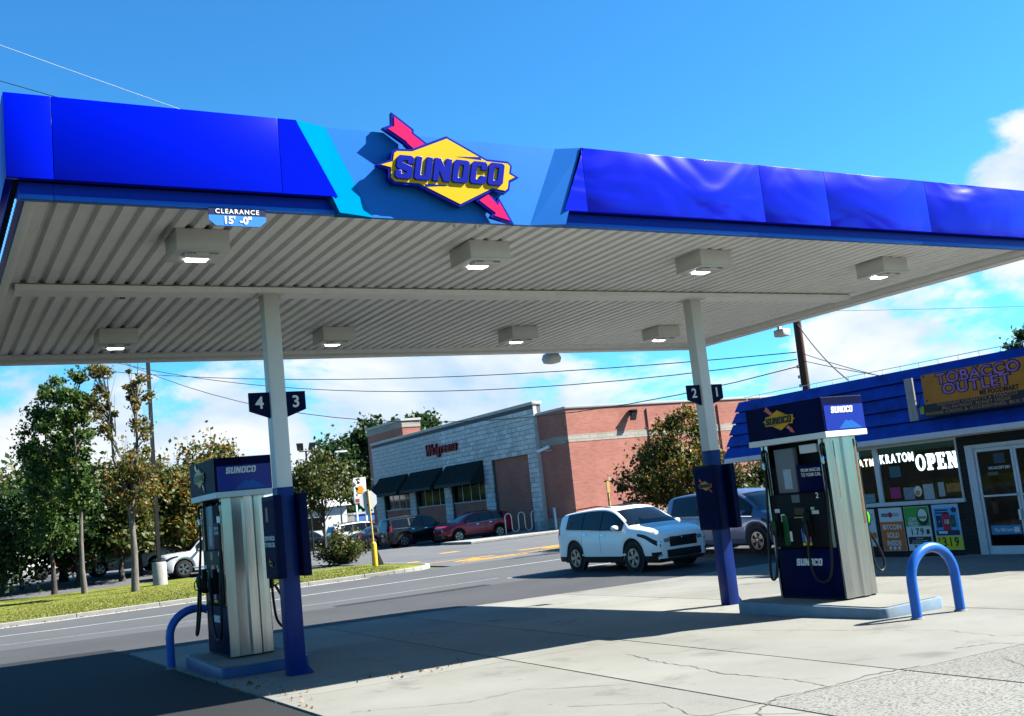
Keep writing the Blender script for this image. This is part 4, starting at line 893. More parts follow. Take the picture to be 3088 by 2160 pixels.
def build_pharmacy():
    ph = empty('pharmacy_building', (41, 64, -.4), 'grey stone and red brick pharmacy building across the road', 'building')
    zb = -.45; Yc = 51.0
    # brick mass, nearest corner, lit side wall with band
    bx('brick_wall', BRY, ph, XW, XW+.3, Yc+.02, 53.95, .35, 4.70); bx('brick_wall', BRY, ph, XW, XW+.3, Yc+.02, 53.95, 5.14, 6.66); bx('stone_band', BANDY, ph, XW-.015, XW+.3, Yc+.02, 53.95, 4.705, 5.135); bx('base_course', BANDY, ph, XW-.03, XW+.3, Yc+.02, 53.95, zb, .345)
    bx('brick_wall', BRX, ph, XW, 66, Yc-.28, Yc, .35, 4.70); bx('brick_wall', BRX, ph, XW, 66, Yc-.28, Yc, 5.14, 6.66); bx('stone_band', BANDX, ph, XW-.012, 66, Yc-.295, Yc, 4.705, 5.135); bx('base_course', BANDX, ph, XW-.03, 66, Yc-.31, Yc, zb, .345)
    bx('coping', COPING, ph, XW-.06, 66.1, Yc-.34, Yc+.1, 6.665, 6.82, .02); bx('coping', COPING, ph, XW-.06, XW+.36, Yc+.105, 53.95, 6.665, 6.82, .02)
    bx('roof', mat('roof_dark', (.1, .1, .1), .9), ph, XW+.3, 66, Yc, 80, 6.2, 6.3)
    bx('rear_wall', BRX, ph, XW, 66, 80.5, 80.8, zb, 6.6); bx('side_wall', BRY, ph, 65.7, 66, Yc, 80.5, zb, 6.6)
    for x_ in (38.9, 44.6): MB().tube([(x_, Yc-.31, zb), (x_, Yc-.31, 6.4)], .05, 8).build('downpipe', mat('downpipe_brick', (.26, .09, .07), .6), ph)
    # stone front: backing, then single blocks
    x0 = XW-.25
    def region(z):   # openings in the stone front: list of (y0,y1) kept free at height z
        if z < 4.6: return [(55.1, 59.85), (61.1, 66.2), (67.35, 72.4), (73.5, 78.6)]
        return []
    bx('stone_backing', MORT, ph, x0+.05, XW+.3, 53.96, 80.4, 4.62, 7.35); bx('stone_return', STONE, ph, x0+.02, XW+.02, 53.955, 53.99, zb, 7.34)
    for y0, y1 in ((54.0, 55.08), (59.87, 61.08), (66.22, 67.33), (72.42, 73.48), (78.62, 80.4)): bx('stone_backing', MORT, ph, x0+.05, XW+.3, y0, y1, zb, 4.615)
    bx('coping', COPING, ph, x0-.06, XW+.4, 53.9, 80.5, 7.36, 7.56, .02)
    blocks = []; ch = .30; bw = .62
    rows = int((7.35-(-.4))/ch)
    for r in range(rows):
        z0 = -.42+r*ch+ (.05 if True else 0); z1 = z0+ch-.022
        y = 54.0-(bw/2 if r % 2 else 0)
        free = region(z1)
        segs = [(54.0, 80.4)]
        for a, b_ in free:
            ns = []
            for p0, p1 in segs:
                if b_ <= p0 or a >= p1: ns.append((p0, p1)); continue
                if a > p0: ns.append((p0, a))
                if b_ < p1: ns.append((b_, p1))
            segs = ns
        for p0, p1 in segs:
            y = 54.0-(bw/2 if r % 2 else 0)
            while y < p1:
                a, b_ = max(y, p0), min(y+bw-.022, p1)
                if b_-a > .12: blocks.append((a, b_, z0, z1))
                y += bw
    vis = [q for q in blocks if not (q[2] < .2)]
    vis.sort(key=lambda q: q[0]); near = vis[:300]; rest = vis[300:]+[q for q in blocks if q[2] < .2]
    cache = {}; base = wloc(ph)
    for a, b_, z0, z1 in near:
        k = round(b_-a, 2)
        if k not in cache: cache[k] = MB().box(-.025, .05, 0, b_-a, 0, z1-z0).mesh('stone_block', bevel=.012, seg=1)
        o = link('stone_block', cache[k], STONE, ph); o.location = Vector((x0+rng.uniform(-.012, .012), a, z0))-base
    b = MB()
    for a, b_, z0, z1 in rest: b.box(x0-.025+rng.uniform(-.012, .012), x0+.05, a, b_, z0, z1)
    tag(b.build('stone_blocks', STONE, ph), kind='stuff')
    # infill panels, windows and awnings
    bx('brick_panel', BRY, ph, XW-.05, XW+.2, 55.1, 59.84, zb, 4.6)
    for i, (y0, y1) in enumerate(((61.1, 66.2), (67.35, 72.4), (73.5, 78.6))):
        bx('brick_apron', BRY, ph, XW-.08, XW+.2, y0+.01, y1-.01, zb, 1.84)
        w = bx('window', DGLASS, ph, XW+.0, XW+.05, y0+.01, y1-.01, 1.93, 4.6); bx('sill', COPING, w, XW-.14, XW+.05, y0+.01, y1-.01, 1.845, 1.93)
        for k in range(1, 4): bx('mullion', ALU, w, XW-.03, XW-.001, y0+(y1-y0)*k/4-.03, y0+(y1-y0)*k/4+.03, 1.931, 4.6)
        aw = MB().add([(x0-.05, y0-.1, 4.55), (x0-.05, y1+.35, 4.55), (x0-1.15, y1+.35, 3.25), (x0-1.15, y0-.1, 3.25), (x0-1.15, y1+.35, 3.05), (x0-1.15, y0-.1, 3.05), (x0-.05, y0-.1, 3.05), (x0-.05, y1+.35, 3.05)],
                      [(0, 1, 2, 3), (3, 2, 4, 5), (0, 3, 5, 6), (1, 7, 4, 2)]).build('awning', AWN, ph)
        for k in range(17):
            y = y0-.08+k*(y1-y0+.4)/16; MB().hexa([(x0-1.16, y, 3.25), (x0-1.16, y+.03, 3.25), (x0-.06, y+.03, 4.55), (x0-.06, y, 4.55)], [(x0-1.18, y, 3.29), (x0-1.18, y+.03, 3.29), (x0-.08, y+.03, 4.59), (x0-.08, y, 4.59)]).build('awning_rib', AWN, aw)
    # corner tower beyond
    bx('tower_wall', BRY, ph, 34.6, 36.2, 77.9, 85.6, zb, 8.55); bx('tower_stone', BANDY, ph, 34.56, 36.24, 77.86, 85.64, 8.552, 9.1); bx('coping', COPING, ph, 34.45, 36.3, 77.78, 85.7, 9.102, 9.28)
    MB().add([(34.59, 80.9, 4.3), (34.59, 85.2, 4.3), (33.4, 85.2, 3.05), (33.4, 80.9, 3.05), (33.4, 85.2, 2.85), (33.4, 80.9, 2.85), (34.59, 80.9, 2.85), (34.59, 85.2, 2.85)], [(0, 1, 2, 3), (3, 2, 4, 5), (0, 3, 5, 6), (1, 7, 4, 2)]).build('awning', AWN, ph)
    bx('rooftop_unit', mat('unit_grey', (.5, .5, .5), .5), ph, 40.5, 44.0, 57, 60, 6.31, 7.35)
    # wall fittings
    lp = bx('wall_light', BLK, ph, 37.5, 37.9, Yc-.75, Yc-.31, 6.28, 6.36); MB().hexa([(37.35, Yc-.7, 5.75), (37.75, Yc-.7, 5.75), (37.75, Yc-.62, 5.72), (37.35, Yc-.62, 5.72)], [(37.55, Yc-.7, 6.27), (37.95, Yc-.7, 6.27), (37.95, Yc-.5, 6.27), (37.55, Yc-.5, 6.27)]).build('wall_light_shade', BLK, lp)
    cm = bx('camera_bracket', ALU, ph, XW-.5, XW-.02, 52.6, 52.66, 4.38, 4.43); MB().tube([(XW-.75, 53.1, 4.42), (XW-.4, 52.3, 4.62)], .09, 8).build('security_camera', WHITE, cm)
    # red script letters
    for t_, sz, y, in (('Walgreens', 1.12, 67.0),):
        x_ = 69.5; wd = {'W': .78, 'a': .50, 'l': .30, 'g': .52, 'r': .40, 'e': .48, 'n': .52, 's': .42}
        for ch_ in t_:
            put('sign_letter', text_mesh(ch_, sz if ch_ == 'W' else sz*.92, .14, .03, .3, xscale=.92), mat('sign_letter_red', (.22, .004, .014), .5, spec=.1), ph, (x0-.14, x_-wd[ch_]*.5, 5.9), (-1, 0, 0)); x_ -= wd[ch_]*1.16
build_pharmacy()

# ------------------------------------------------------------------ trees and plants
def leaf_mat(name, ramp, trans=.35):
    M = bpy.data.materials.new(name); M.use_nodes = True; nt = M.node_tree; N = nt.nodes; L = nt.links; N.remove(N['Principled BSDF'])
    g = N.new('ShaderNodeNewGeometry'); cr = N.new('ShaderNodeValToRGB'); L.new(g.outputs['Random Per Island'], cr.inputs[0]); el = cr.color_ramp.elements
    for i, (p_, c) in enumerate(ramp):
        e = el[i] if i < 2 else el.new(p_)
        e.position = p_; e.color = (*[k*ALB for k in c], 1)
    d = N.new('ShaderNodeBsdfPrincipled'); d.inputs['Roughness'].default_value = .55; d.inputs['Specular IOR Level'].default_value = .3; t = N.new('ShaderNodeBsdfTranslucent'); mx = N.new('ShaderNodeMixShader'); mx.inputs[0].default_value = trans
    L.new(cr.outputs[0], d.inputs['Base Color']); L.new(cr.outputs[0], t.inputs[0]); L.new(d.outputs[0], mx.inputs[1]); L.new(t.outputs[0], mx.inputs[2]); L.new(mx.outputs[0], N['Material Output'].inputs[0]); return M
LG = leaf_mat('leaves_green', [(0, (.02, .055, .010)), (.5, (.045, .095, .015)), (.85, (.08, .13, .022)), (1, (.15, .14, .03))])
LA = leaf_mat('leaves_autumn', [(0, (.04, .07, .010)), (.4, (.09, .105, .015)), (.75, (.19, .13, .02)), (1, (.24, .09, .02))])
LO = leaf_mat('leaves_olive', [(0, (.025, .05, .008)), (.5, (.055, .078, .012)), (.8, (.10, .10, .018)), (1, (.15, .09, .02))])
LD = leaf_mat('leaves_dark_green', [(0, (.012, .035, .008)), (.6, (.025, .06, .012)), (1, (.05, .09, .018))])
BARK = mat('bark_grey', (.12, .105, .088), .95, var=.35, vscale=5, bump=.8, bscale=18, stretch=(3, 3, .7))
BARKD = mat('bark_dark', (.05, .042, .035), .95, var=.3, vscale=5, bump=.8, bscale=18)
def leaves(name, pts, size, mt, parent, base, seed):
    r = np.random.default_rng(seed); P = np.asarray(pts); n = len(P)
    a = r.normal(size=(n, 3)); a /= np.linalg.norm(a, axis=1)[:, None]; b = r.normal(size=(n, 3)); b -= (a*b).sum(1)[:, None]*a; b /= np.linalg.norm(b, axis=1)[:, None]
    s = size*r.uniform(.6, 1.35, (n, 1)); c = np.cross(a, b)*s*.28
    q = np.stack([P-a*s, P+b*s*.62+c, P+a*s, P-b*s*.62+c], 1).reshape(-1, 3)-np.array(base)
    me = bpy.data.meshes.new(name); me.vertices.add(4*n); me.vertices.foreach_set('co', q.ravel()); me.loops.add(4*n); me.polygons.add(n)
    me.loops.foreach_set('vertex_index', np.arange(4*n, dtype=np.int32)); me.polygons.foreach_set('loop_start', np.arange(0, 4*n, 4, dtype=np.int32)); me.update(calc_edges=True)
    return link(name, me, mt, parent)
def tree(name, label, x, y, H, crown, nclump, nleaf, size, lm, bark, seed, group=None, tr=.16, fork=None, bare=0, cat='tree', zoff=0., lobes=None):
    """crown: (z of centre, half width, half height); lobes: extra (dx,dy,dz,rw,rh) ellipsoids"""
    size *= .66; nleaf = int(nleaf*2.1)
    rr = random.Random(seed); z0 = gz(x, y)+zoff; t = empty(name, (x, y, z0), label, cat, group)
    L_ = lobes or [(0, 0, crown[0], crown[1], crown[2])]
    b = MB(); top = Vector((x+rr.uniform(-.2, .2), y, z0+crown[0]+crown[2]*.6)); base = Vector((x, y, z0-.1))
    path = [base.lerp(top, k/7)+Vector((rr.uniform(-.07, .07), rr.uniform(-.07, .07), 0))*(k > 0) for k in range(8)]
    if fork:
        b.tube([base, Vector((x+.05, y, z0+1.6)), Vector((x, y, z0+3.25))], [tr*1.3, tr, tr*.85], 8)
        for q in fork:
            e_ = Vector((x+q[0], y, z0+q[1])); f3 = Vector((x, y, z0+3.1)); b.tube([f3, f3.lerp(e_, .35)+Vector((q[0]*.25, .05, 0)), f3.lerp(e_, .7), e_], [tr*.7, tr*.5, tr*.3, tr*.08], 6)
    else: b.tube(path, [tr*1.35]+[tr*(1-.12*k) for k in range(1, 8)], 8)
    clumps = []
    tot = sum(q[3]**2*q[4] for q in L_)
    for (dx, dy, dz, rw, rh) in L_:
        for k in range(max(2, int(nclump*rw*rw*rh/tot))):
            u = Vector((rr.gauss(0, 1), rr.gauss(0, 1), rr.gauss(0, 1))).normalized()*rr.uniform(.25, 1)**.6
            c = Vector((x+dx+u.x*rw, y+dy+u.y*rw, z0+dz+u.z*rh)); clumps.append((c, rr.uniform(.35, 1.25)*min(rw, rh)*.33))
            if k % 3 == 0 or bare:
                zf = max(min((c.z-z0)-rr.uniform(.5, 1.3)*max(.8, rw*.8), top.z-z0), (1.2 if H > 4 else .5)); zf = min(zf, c.z-z0-.1); f = min(1, max(0, zf/(top.z-z0))); st = base.lerp(top, f)
                if fork:
                    best = min(fork, key=lambda q: (x+q[0]-c.x)**2+(y-c.y)**2); t_ = min(1, max(0, (zf-3.2)/(best[1]-3.2))); f3 = Vector((x, y, z0+3.2)); st = f3.lerp(Vector((x+best[0], y, z0+best[1])), t_) if zf > 3.2 else base.lerp(Vector((x, y, z0+3.2)), max(.3, zf/3.2)); f = .7
                b.tube([st, st.lerp(c, .5)+Vector((0, 0, .12*rw)), c], [tr*.38*(1.1-f*.6), tr*.22, tr*.07], 5, cap=False)
                if bare and k % 2 == 0: b.tube([c, c+Vector((rr.uniform(-.3, .3), rr.uniform(-.3, .3), rr.uniform(.5, 1.3)))], [tr*.07, .006], 4, cap=False)
    b.build('trunk', bark, t, smooth=60)
    pts = []
    per = nleaf//len(clumps)
    for c, r_ in clumps:
        for k in range(per):
            u = Vector((rr.gauss(0, 1), rr.gauss(0, 1), rr.gauss(0, .8)))
            u = u.normalized()*abs(rr.gauss(.7, .42))*r_*1.3; pts.append(c+u)
    leaves('crown', pts, size, lm, t, (x, y, z0), seed)
    return t
GT = 'trees on the grass verge'
tree('verge_tree', 'tall narrow green tree on the grass, leftmost of the tall ones', 5.0, 49.6, 9.9, (5.6, 1.05, 4.2), 74, 5600, .15, LG, BARKD, 3, GT, .11)
tree('verge_tree', 'tall narrow dark green tree, second from the left on the grass', 5.95, 47.4, 9.4, (6.2, .70, 3.5), 52, 4200, .15, LG, BARK, 4, GT, .11)
tree('verge_tree', 'tall thin tree with pale trunk and sparse golden top on the grass', 7.35, 43.8, 8.9, (5.6, 1.1, 3.1), 95, 3600, .11, LA, BARK, 5, GT, .125, lobes=[(-.85, 0, 8.0, .55, 2.1), (.55, 0, 7.6, .5, 2.2), (-.2, 0, 4.9, .9, .8), (.2, 0, 4.0, .9, .8)], bare=1, fork=[(-.9, 9.6), (.6, 9.5)])
tree('verge_tree', 'low dense brownish tree behind the lamp pole and white car', 12.6, 58.5, 5.2, (3.2, 3.0, 2.0), 70, 9000, .2, LO, BARKD, 6, GT, .18)
tree('verge_tree', 'dark low tree at the far left edge behind the tall trees', 1.8, 56, 6.6, (3.4, 2.6, 2.9), 70, 8000, .22, LO, BARKD, 7, GT, .2)
tree('verge_tree', 'dark tree filling the gap between the two tall green trees', 6.3, 58, 5.5, (3.6, 2.3, 2.6), 70, 8000, .21, LD, BARKD, 8, GT, .2)
tree('verge_tree', 'bushy olive tree between the pale trunk tree and the lamp pole', 9.6, 56, 5.6, (3.4, 2.2, 2.2), 60, 7500, .2, LO, BARKD, 9, GT, .2)
tree('verge_tree', 'slim young tree with thin trunk left of the two tall green trees', 4.2, 55.5, 5.0, (3.6, 1.2, 1.8), 24, 2500, .17, LG, BARKD, 10, GT, .08)
tree('verge_tree', 'sparse autumn tree rising behind the left fuel pump', 14.6, 60.5, 7.4, (5.2, 2.0, 1.9), 34, 2600, .19, LA, BARKD, 11, GT, .14, bare=1)
tree('verge_tree', 'half bare golden tree between the left column and the pharmacy', 19.6, 56.0, 6.5, (4.1, 2.0, 1.6), 46, 2300, .17, LO, BARKD, 12, GT, .1, bare=1)
tree('oak_tree', 'large dark green tree behind the far corner of the pharmacy', 42.5, 102.6, 12, (7.8, 4.6, 4.2), 130, 22000, .42, LD, BARKD, 13, None, .4, lobes=[(-3.6, 1, 6.2, 3.4, 4.0), (-.5, 0, 9.4, 3.0, 2.6), (4.0, -1, 9.6, 3.2, 2.6)])
tree('side_tree', 'round autumn tree in front of the lit brick wall behind the white car', 26.6, 33.1, 5, (2.7, 2.2, 1.9), 95, 8500, .125, LA, BARKD, 14, None, .12, lobes=[(0, 0, 2.5, 2.4, 1.25), (.3, -.1, 3.9, 1.5, 1.1), (-1.6, .5, 2.0, 1.1, .8)])
tree('side_tree', 'small leafy tree under the corner of the blue store roof', 24.0, 25.6, 3.2, (1.5, 1.2, 1.2), 50, 5500, .095, LO, BARKD, 15, None, .09)
tree('far_tree', 'dark tree top rising over the store roof at the right edge', 33.3, 21.2, 6.6, (5.2, 1.15, .8), 30, 2600, .14, LD, BARKD, 16, None, .16)
# wood along the far lot, one mass
def far_wood():
    pts = []; r = random.Random(5)
    for k in range(150):
        x = r.uniform(-40, 34); y = r.uniform(118, 130); h = r.uniform(3.5, 7.0) if x < 16 else r.uniform(2, 4)
        c = Vector((x, y, r.uniform(.5, h)))
        for q in range(60): pts.append(c+Vector((r.gauss(0, 1.4), r.gauss(0, 1.2), r.gauss(0, 1.0))))
    o = leaves('far_wood', pts, .55, LD, None, (0, 0, 0), 21); tag(o, 'dark wooded belt far behind the parking lot', 'woods', kind='stuff')
far_wood()
tree('verge_tree', 'low dark tree at the very left edge beside the road lot', -1.6, 60, 5.2, (2.7, 2.6, 2.2), 60, 7000, .22, LO, BARKD, 31, GT, .2)
tree('verge_tree', 'low dark bushy tree just left of the pale trunk', 6.4, 53.0, 4.8, (2.9, 1.7, 1.9), 55, 6500, .19, LD, BARKD, 32, GT, .14)
tree('verge_tree', 'low brown tree just right of the pale trunk', 8.3, 52.8, 4.4, (2.8, 1.5, 1.6), 50, 5500, .18, LO, BARKD, 33, GT, .14)
tree('verge_tree', 'dark spreading tree low behind the leftmost tall tree', 3.2, 52.5, 4.6, (2.7, 1.9, 1.9), 55, 6500, .19, LD, BARKD, 34, GT, .14)
tree('verge_tree', 'low golden brown tree right of the lamp pole', 11.3, 55.0, 5.0, (3.1, 1.8, 1.9), 55, 6500, .18, LA, BARKD, 35, GT, .14)
def bush():
    t = empty('roadside_bush', (17.2, 46.6, gz(17.2, 46.6)), 'round feathery bush beside the yellow sign post', 'bush'); r = random.Random(8); b = MB(); pts = []
    o = Vector((17.2, 46.6, -.42))
    for k in range(60):
        a = r.uniform(0, 6.28); e = r.uniform(.35, 1.5); d = Vector((math.cos(a)*math.cos(e), math.sin(a)*math.cos(e), math.sin(e))); L_ = r.uniform(.9, 1.9)*(.75+.25*math.sin(e))
        b.tube([o, o+d*L_*.6, o+d*L_], [.02, .012, .004], 4, cap=False)
        for q in range(70): f = r.uniform(.25, 1.02); pts.append(o+d*L_*f+Vector((r.gauss(0, .13), r.gauss(0, .13), r.gauss(0, .1))))
    b.build('stems', BARKD, t); leaves('foliage', pts, .075, LO, t, t.location, 22)
bush()
def grass():
    r = np.random.default_rng(9); n = 26000
    x = r.uniform(-6, 16.2, n); y = 34.2+np.abs(r.normal(0, 5, n)); k = (y < 49) & ((x < 10.6) | ((y < 41) & (x < 15.6-np.maximum(0, 36-y)*1.0)))
    x, y = x[k], y[k]; n = len(x); z = np.array([gz(a, b)+.085 for a, b in zip(x, y)])
    a = r.uniform(0, 6.28, n); h = r.uniform(.02, .05, n); w = .02
    v = np.zeros((n, 3, 3)); v[:, 0] = np.stack([x-w*np.cos(a), y-w*np.sin(a), z-.01], 1); v[:, 1] = np.stack([x+w*np.cos(a), y+w*np.sin(a), z-.01], 1); v[:, 2] = np.stack([x+r.normal(0, .03, n), y+r.normal(0, .03, n), z+h], 1)
    me = bpy.data.meshes.new('grass'); me.from_pydata(v.reshape(-1, 3).tolist(), [], np.arange(3*n).reshape(-1, 3).tolist())
    gm = leaf_mat('grass_blades', [(0, (.08, .105, .012)), (.5, (.14, .155, .02)), (1, (.22, .18, .04))])
    o = link('grass', me, gm); tag(o, 'short green and straw grass on the roadside verge', 'grass', kind='stuff')
    # fallen leaves along the gutter and under the trees
    pts = [(r.uniform(-4, 14), r.choice([33.7, 33.85])+r.normal(0, .12), 0) for _ in range(500)]+[(r.normal(7, 3), r.normal(43.5, 2.5), 0) for _ in range(700)]+[(r.normal(4.6, .45), r.normal(10.6, .16)-.0, 0) for _ in range(26)]+[(r.normal(3.15, .12), r.normal(11.4, 1.2), 0) for _ in range(60)]
    pts = [(a_, b_, gz(a_, b_)+(.11 if b_ > 34.1 else .012)) for a_, b_, _ in pts]
    o = leaves('fallen_leaves', pts, .022, leaf_mat('dry_leaves', [(0, (.10, .05, .02)), (.5, (.2, .1, .03)), (1, (.28, .18, .08))]), None, (0, 0, 0), 23); tag(o, 'dry brown leaves scattered along the gutter and pavement edge', 'leaves', kind='stuff')
grass()

# ------------------------------------------------------------------ cars
TYRE = mat('tyre_rubber', (.012, .012, .012), .8); RIM = mat('alloy_rim', (.30, .30, .31), .3, metal=.9); RIMD = mat('rim_dark', (.02, .02, .022), .4); CLAD = mat('black_cladding', (.012, .012, .013), .6); CGLASS = mat('car_glass', (.005, .007, .009), .06, spec=.35)
HLAMP = mat('headlight_lens', (.25, .26, .28), .08, spec=.8, coat=.8); TLAMP = mat('taillight_red', (.25, .006, .01), .12, coat=.8); CHROME = mat('chrome', (.75, .75, .76), .12, metal=1.)
def lerp_tab(tab, u):
    n = len(tab)
    if u <= tab[0][0]: return tab[0][1]
    if u >= tab[-1][0]: return tab[-1][1]
    d = [(tab[i+1][1]-tab[i][1])/(tab[i+1][0]-tab[i][0]) for i in range(n-1)]
    def sl(i):
        if i == 0: return d[0]
        if i == n-1: return d[-1]
        return 0. if d[i-1]*d[i] <= 0 else 2*d[i-1]*d[i]/(d[i-1]+d[i])
    for i in range(n-1):
        x0_, x1_ = tab[i][0], tab[i+1][0]
        if u <= x1_:
            h = x1_-x0_; t = (u-x0_)/h; t2 = t*t; t3 = t2*t
            return tab[i][1]*(2*t3-3*t2+1)+h*sl(i)*(t3-2*t2+t)+tab[i+1][1]*(-2*t3+3*t2)+h*sl(i+1)*(t3-t2)
SHAPES = {
 'suv': dict(top=[(0,.50),(.012,.555),(.05,.60),(.12,.635),(.235,.675),(.27,.735),(.33,.84),(.385,.92),(.43,.965),(.5,.995),(.58,1),(.72,.985),(.86,.955),(.935,.925),(.955,.88),(.975,.76),(.99,.66),(1,.58)], belt=[(0,.44),(.1,.57),(.24,.61),(.5,.635),(.8,.67),(.95,.69),(1,.54)], win=[(.30,.495),(.51,.685),(.70,.86)], shield=(.25,.40), rearw=(.952,.985)),
 'van': dict(top=[(0,.44),(.02,.50),(.06,.55),(.12,.60),(.17,.64),(.22,.73),(.29,.86),(.35,.94),(.42,.985),(.55,1),(.75,.99),(.90,.965),(.955,.93),(.97,.85),(.985,.70),(1,.55)], belt=[(0,.38),(.08,.49),(.18,.57),(.5,.60),(.9,.63),(.96,.64),(1,.5)], win=[(.235,.43),(.445,.655),(.67,.90)], shield=(.18,.34), rearw=(.958,.985)),
 'sedan': dict(top=[(0,.42),(.015,.48),(.06,.54),(.16,.60),(.27,.645),(.31,.73),(.37,.87),(.43,.96),(.52,1),(.63,.985),(.72,.93),(.80,.81),(.86,.72),(.93,.70),(.985,.66),(1,.5)], belt=[(0,.38),(.1,.53),(.27,.59),(.6,.62),(.85,.65),(.97,.62),(1,.46)], win=[(.335,.51),(.525,.68),(.695,.765)], shield=(.28,.42), rearw=(.735,.85)),
 'boxy': dict(top=[(0,.50),(.012,.56),(.05,.60),(.25,.645),(.28,.71),(.335,.86),(.375,.95),(.43,.985),(.6,1),(.85,.99),(.95,.965),(.968,.90),(.985,.70),(1,.56)], belt=[(0,.46),(.1,.57),(.25,.60),(.6,.62),(.95,.63),(1,.52)], win=[(.32,.50),(.515,.68),(.70,.93)], shield=(.26,.375), rearw=(.962,.984)),
}
def make_car(name, label, x, y, head, L_, W, H, wb, fo, rw, paint, shape, group=None, seats=None, spokes=5, clad=True, rimmat=None, cat='car', zadd=0., tailred=False, drop=0):
    S = SHAPES[shape]; zg = gz(x, y)+zadd; c = empty(name, (x, y, zg), label, cat, group, rz=head); w2 = W/2
    X = lambda u: L_/2-u*L_
    ax = (L_/2-fo, L_/2-fo-wb); zc = rw; Ra = rw+.075; zb0 = .22 if shape == 'sedan' else .27
    wid = [(0, .62), (.006, .73), (.018, .82), (.04, .895), (.09, .955), (.16, .985), (.28, 1), (.78, 1), (.90, .98), (.955, .94), (.985, .87), (1, .76)]
    def sec(u):
        w = w2*lerp_tab(wid, u); zt = H*lerp_tab(S['top'], u); zs = min(H*lerp_tab(S['belt'], u), zt-.035); xx = X(u); zb = zb0
        for a in ax:
            d = abs(xx-a)
            if d < Ra: zb = max(zb, zc+math.sqrt(Ra*Ra-d*d))
        if u < .02 or u > .985: zb = max(zb, .30)
        zb = min(zb, zs-.12); g = min(1, max(0, (zt-zs)/(.36*H))); wr = w*(.90-.17*g); ze = zs+(zt-zs)*.86
        return [(w*.95, zb), (w*.99, zb+.18*(zs-zb)), (w, zb+.5*(zs-zb)), (w*.99, zb+.84*(zs-zb)), (w*.955, zs), (w*.955+(wr-w*.955)*.5, zs+(ze-zs)*.52), (wr, ze), (wr*.90, ze+(zt-ze)*.62), (wr*.55, zt-(zt-ze)*.08), (0, zt)]
    us = sorted(set([i/90 for i in range(91)]+[.003, .01, .014, .025, .03, .965, .975, .995]+[q[0] for q in S['top']]+[q[0] for q in wid]+[(L_/2-a-s_*Ra*f)/L_ for a in ax for s_ in (-1, 1) for f in (.999, .97, .9, .75, .5)]))
    us = [u for u in us if 0 <= u <= 1]
    rows = []
    for u in us:
        h = sec(u); rows.append([(X(u), y_, z_) for y_, z_ in h]+[(X(u), -y_, z_) for y_, z_ in h[-2::-1]])
    b = MB().grid(rows); n = len(rows[0])
    b.f.append(tuple(range(n))); k0 = (len(rows)-1)*n; b.f.append(tuple(range(k0+n-1, k0-1, -1)))
    body = b.build('body', paint, c, world=False, smooth=50)
    bx('underbody', CLAD, c, -L_/2+.15, L_/2-.15, -w2+.26, w2-.26, .2, H*.5, world=False)
    def hw(u, z):
        h = sec(u)
        for (ya, za), (yb_, zb_) in zip(h[:-1], h[1:]):
            if za <= z <= zb_ and zb_ > za: return ya+(yb_-ya)*(z-za)/(zb_-za)
        return h[0][0]
    def patch(nm, mt2, u0, u1, zlo, zhi, off=.006, n=9, m_=4, sides=(1, -1), par=c):
        for s in sides:
            rows = []
            for i in range(n+1):
                u = u0+(u1-u0)*i/n; a, b_ = zlo(u), zhi(u)
                if b_-a < .03: continue
                rows.append([(X(u), s*(hw(u, a+(b_-a)*k/m_)+off), a+(b_-a)*k/m_) for k in range(m_+1)])
            if len(rows) > 1: MB().grid(rows).build(nm, mt2, par, world=False, smooth=60)
    zs_ = lambda u: sec(u)[4][1]; ze_ = lambda u: sec(u)[6][1]
    for u0, u1 in S['win']: patch('side_window', CGLASS, u0, u1, lambda u: zs_(u)+.025, lambda u: ze_(u)-.02)
    def top_patch(nm, mt2, u0, u1, f, off=.006, n=8):
        rows = []
        for i in range(n+1):
            u = u0+(u1-u0)*i/n; h = sec(u)[6:]; pr = [(y_*f, z_) for y_, z_ in h]; du = .004
            nx = Vector((sec(u+du)[-1][1]-sec(u-du)[-1][1], 0, 2*du*L_)).normalized()
            full = pr+[(-y_, z_) for y_, z_ in pr[-2::-1]]
            rows.append([(X(u)+nx.x*off, y_, z_+nx.z*off) for y_, z_ in full])
        return MB().grid(rows).build(nm, mt2, c, world=False, smooth=60)
    patch('window_trim', CLAD, S['win'][0][0]-.012, S['win'][2][1]+.008, lambda u: zs_(u)+.008, lambda u: ze_(u)-.006, .003, 24)
    for s_ in (-1, 1):
        MB().tube([(X(u_), s_*(hw(u_, zs_(u_)-.015)+.004), zs_(u_)-.012) for u_ in [S['win'][0][0]-.02+k*(S['win'][2][1]-S['win'][0][0]+.02)/14 for k in range(15)]], .009, 5).build('belt_moulding', CHROME, c, world=False)
    for k_ in (-.28, .28): MB().tube([(X(u_), k_*(1+1.2*u_), H*lerp_tab(S['top'], u_)-.004) for u_ in [.03+j*.19/8 for j in range(9)]], .006, 4).build('hood_crease', paint, c, world=False)
    patch('fog_lamp_pocket', CLAD, .006, .05, lambda u: .36, lambda u: .47, .006, 5, 2); patch('sill_strip', paint, .27, .72, lambda u: zb0+.14, lambda u: zb0+.19, .012, 20, 2)  # raised strip in body paint along the sill
    patch('fuel_door', paint, .80, .835, lambda u: zs_(u)-.24, lambda u: zs_(u)-.12, .004, 2, 2, (1,))
    top_patch('windshield', CGLASS, *S['shield'], .97); top_patch('rear_window', CGLASS, *S['rearw'], .93)
    if shape == 'suv': top_patch('sunroof', CGLASS, .47, .60, .62)
    if clad: patch('cladding', CLAD, .02, .98, lambda u: sec(u)[0][1]-.02, lambda u: sec(u)[0][1]+(.12 if sec(u)[0][1] < .4 else .07), .012, 110, 2)
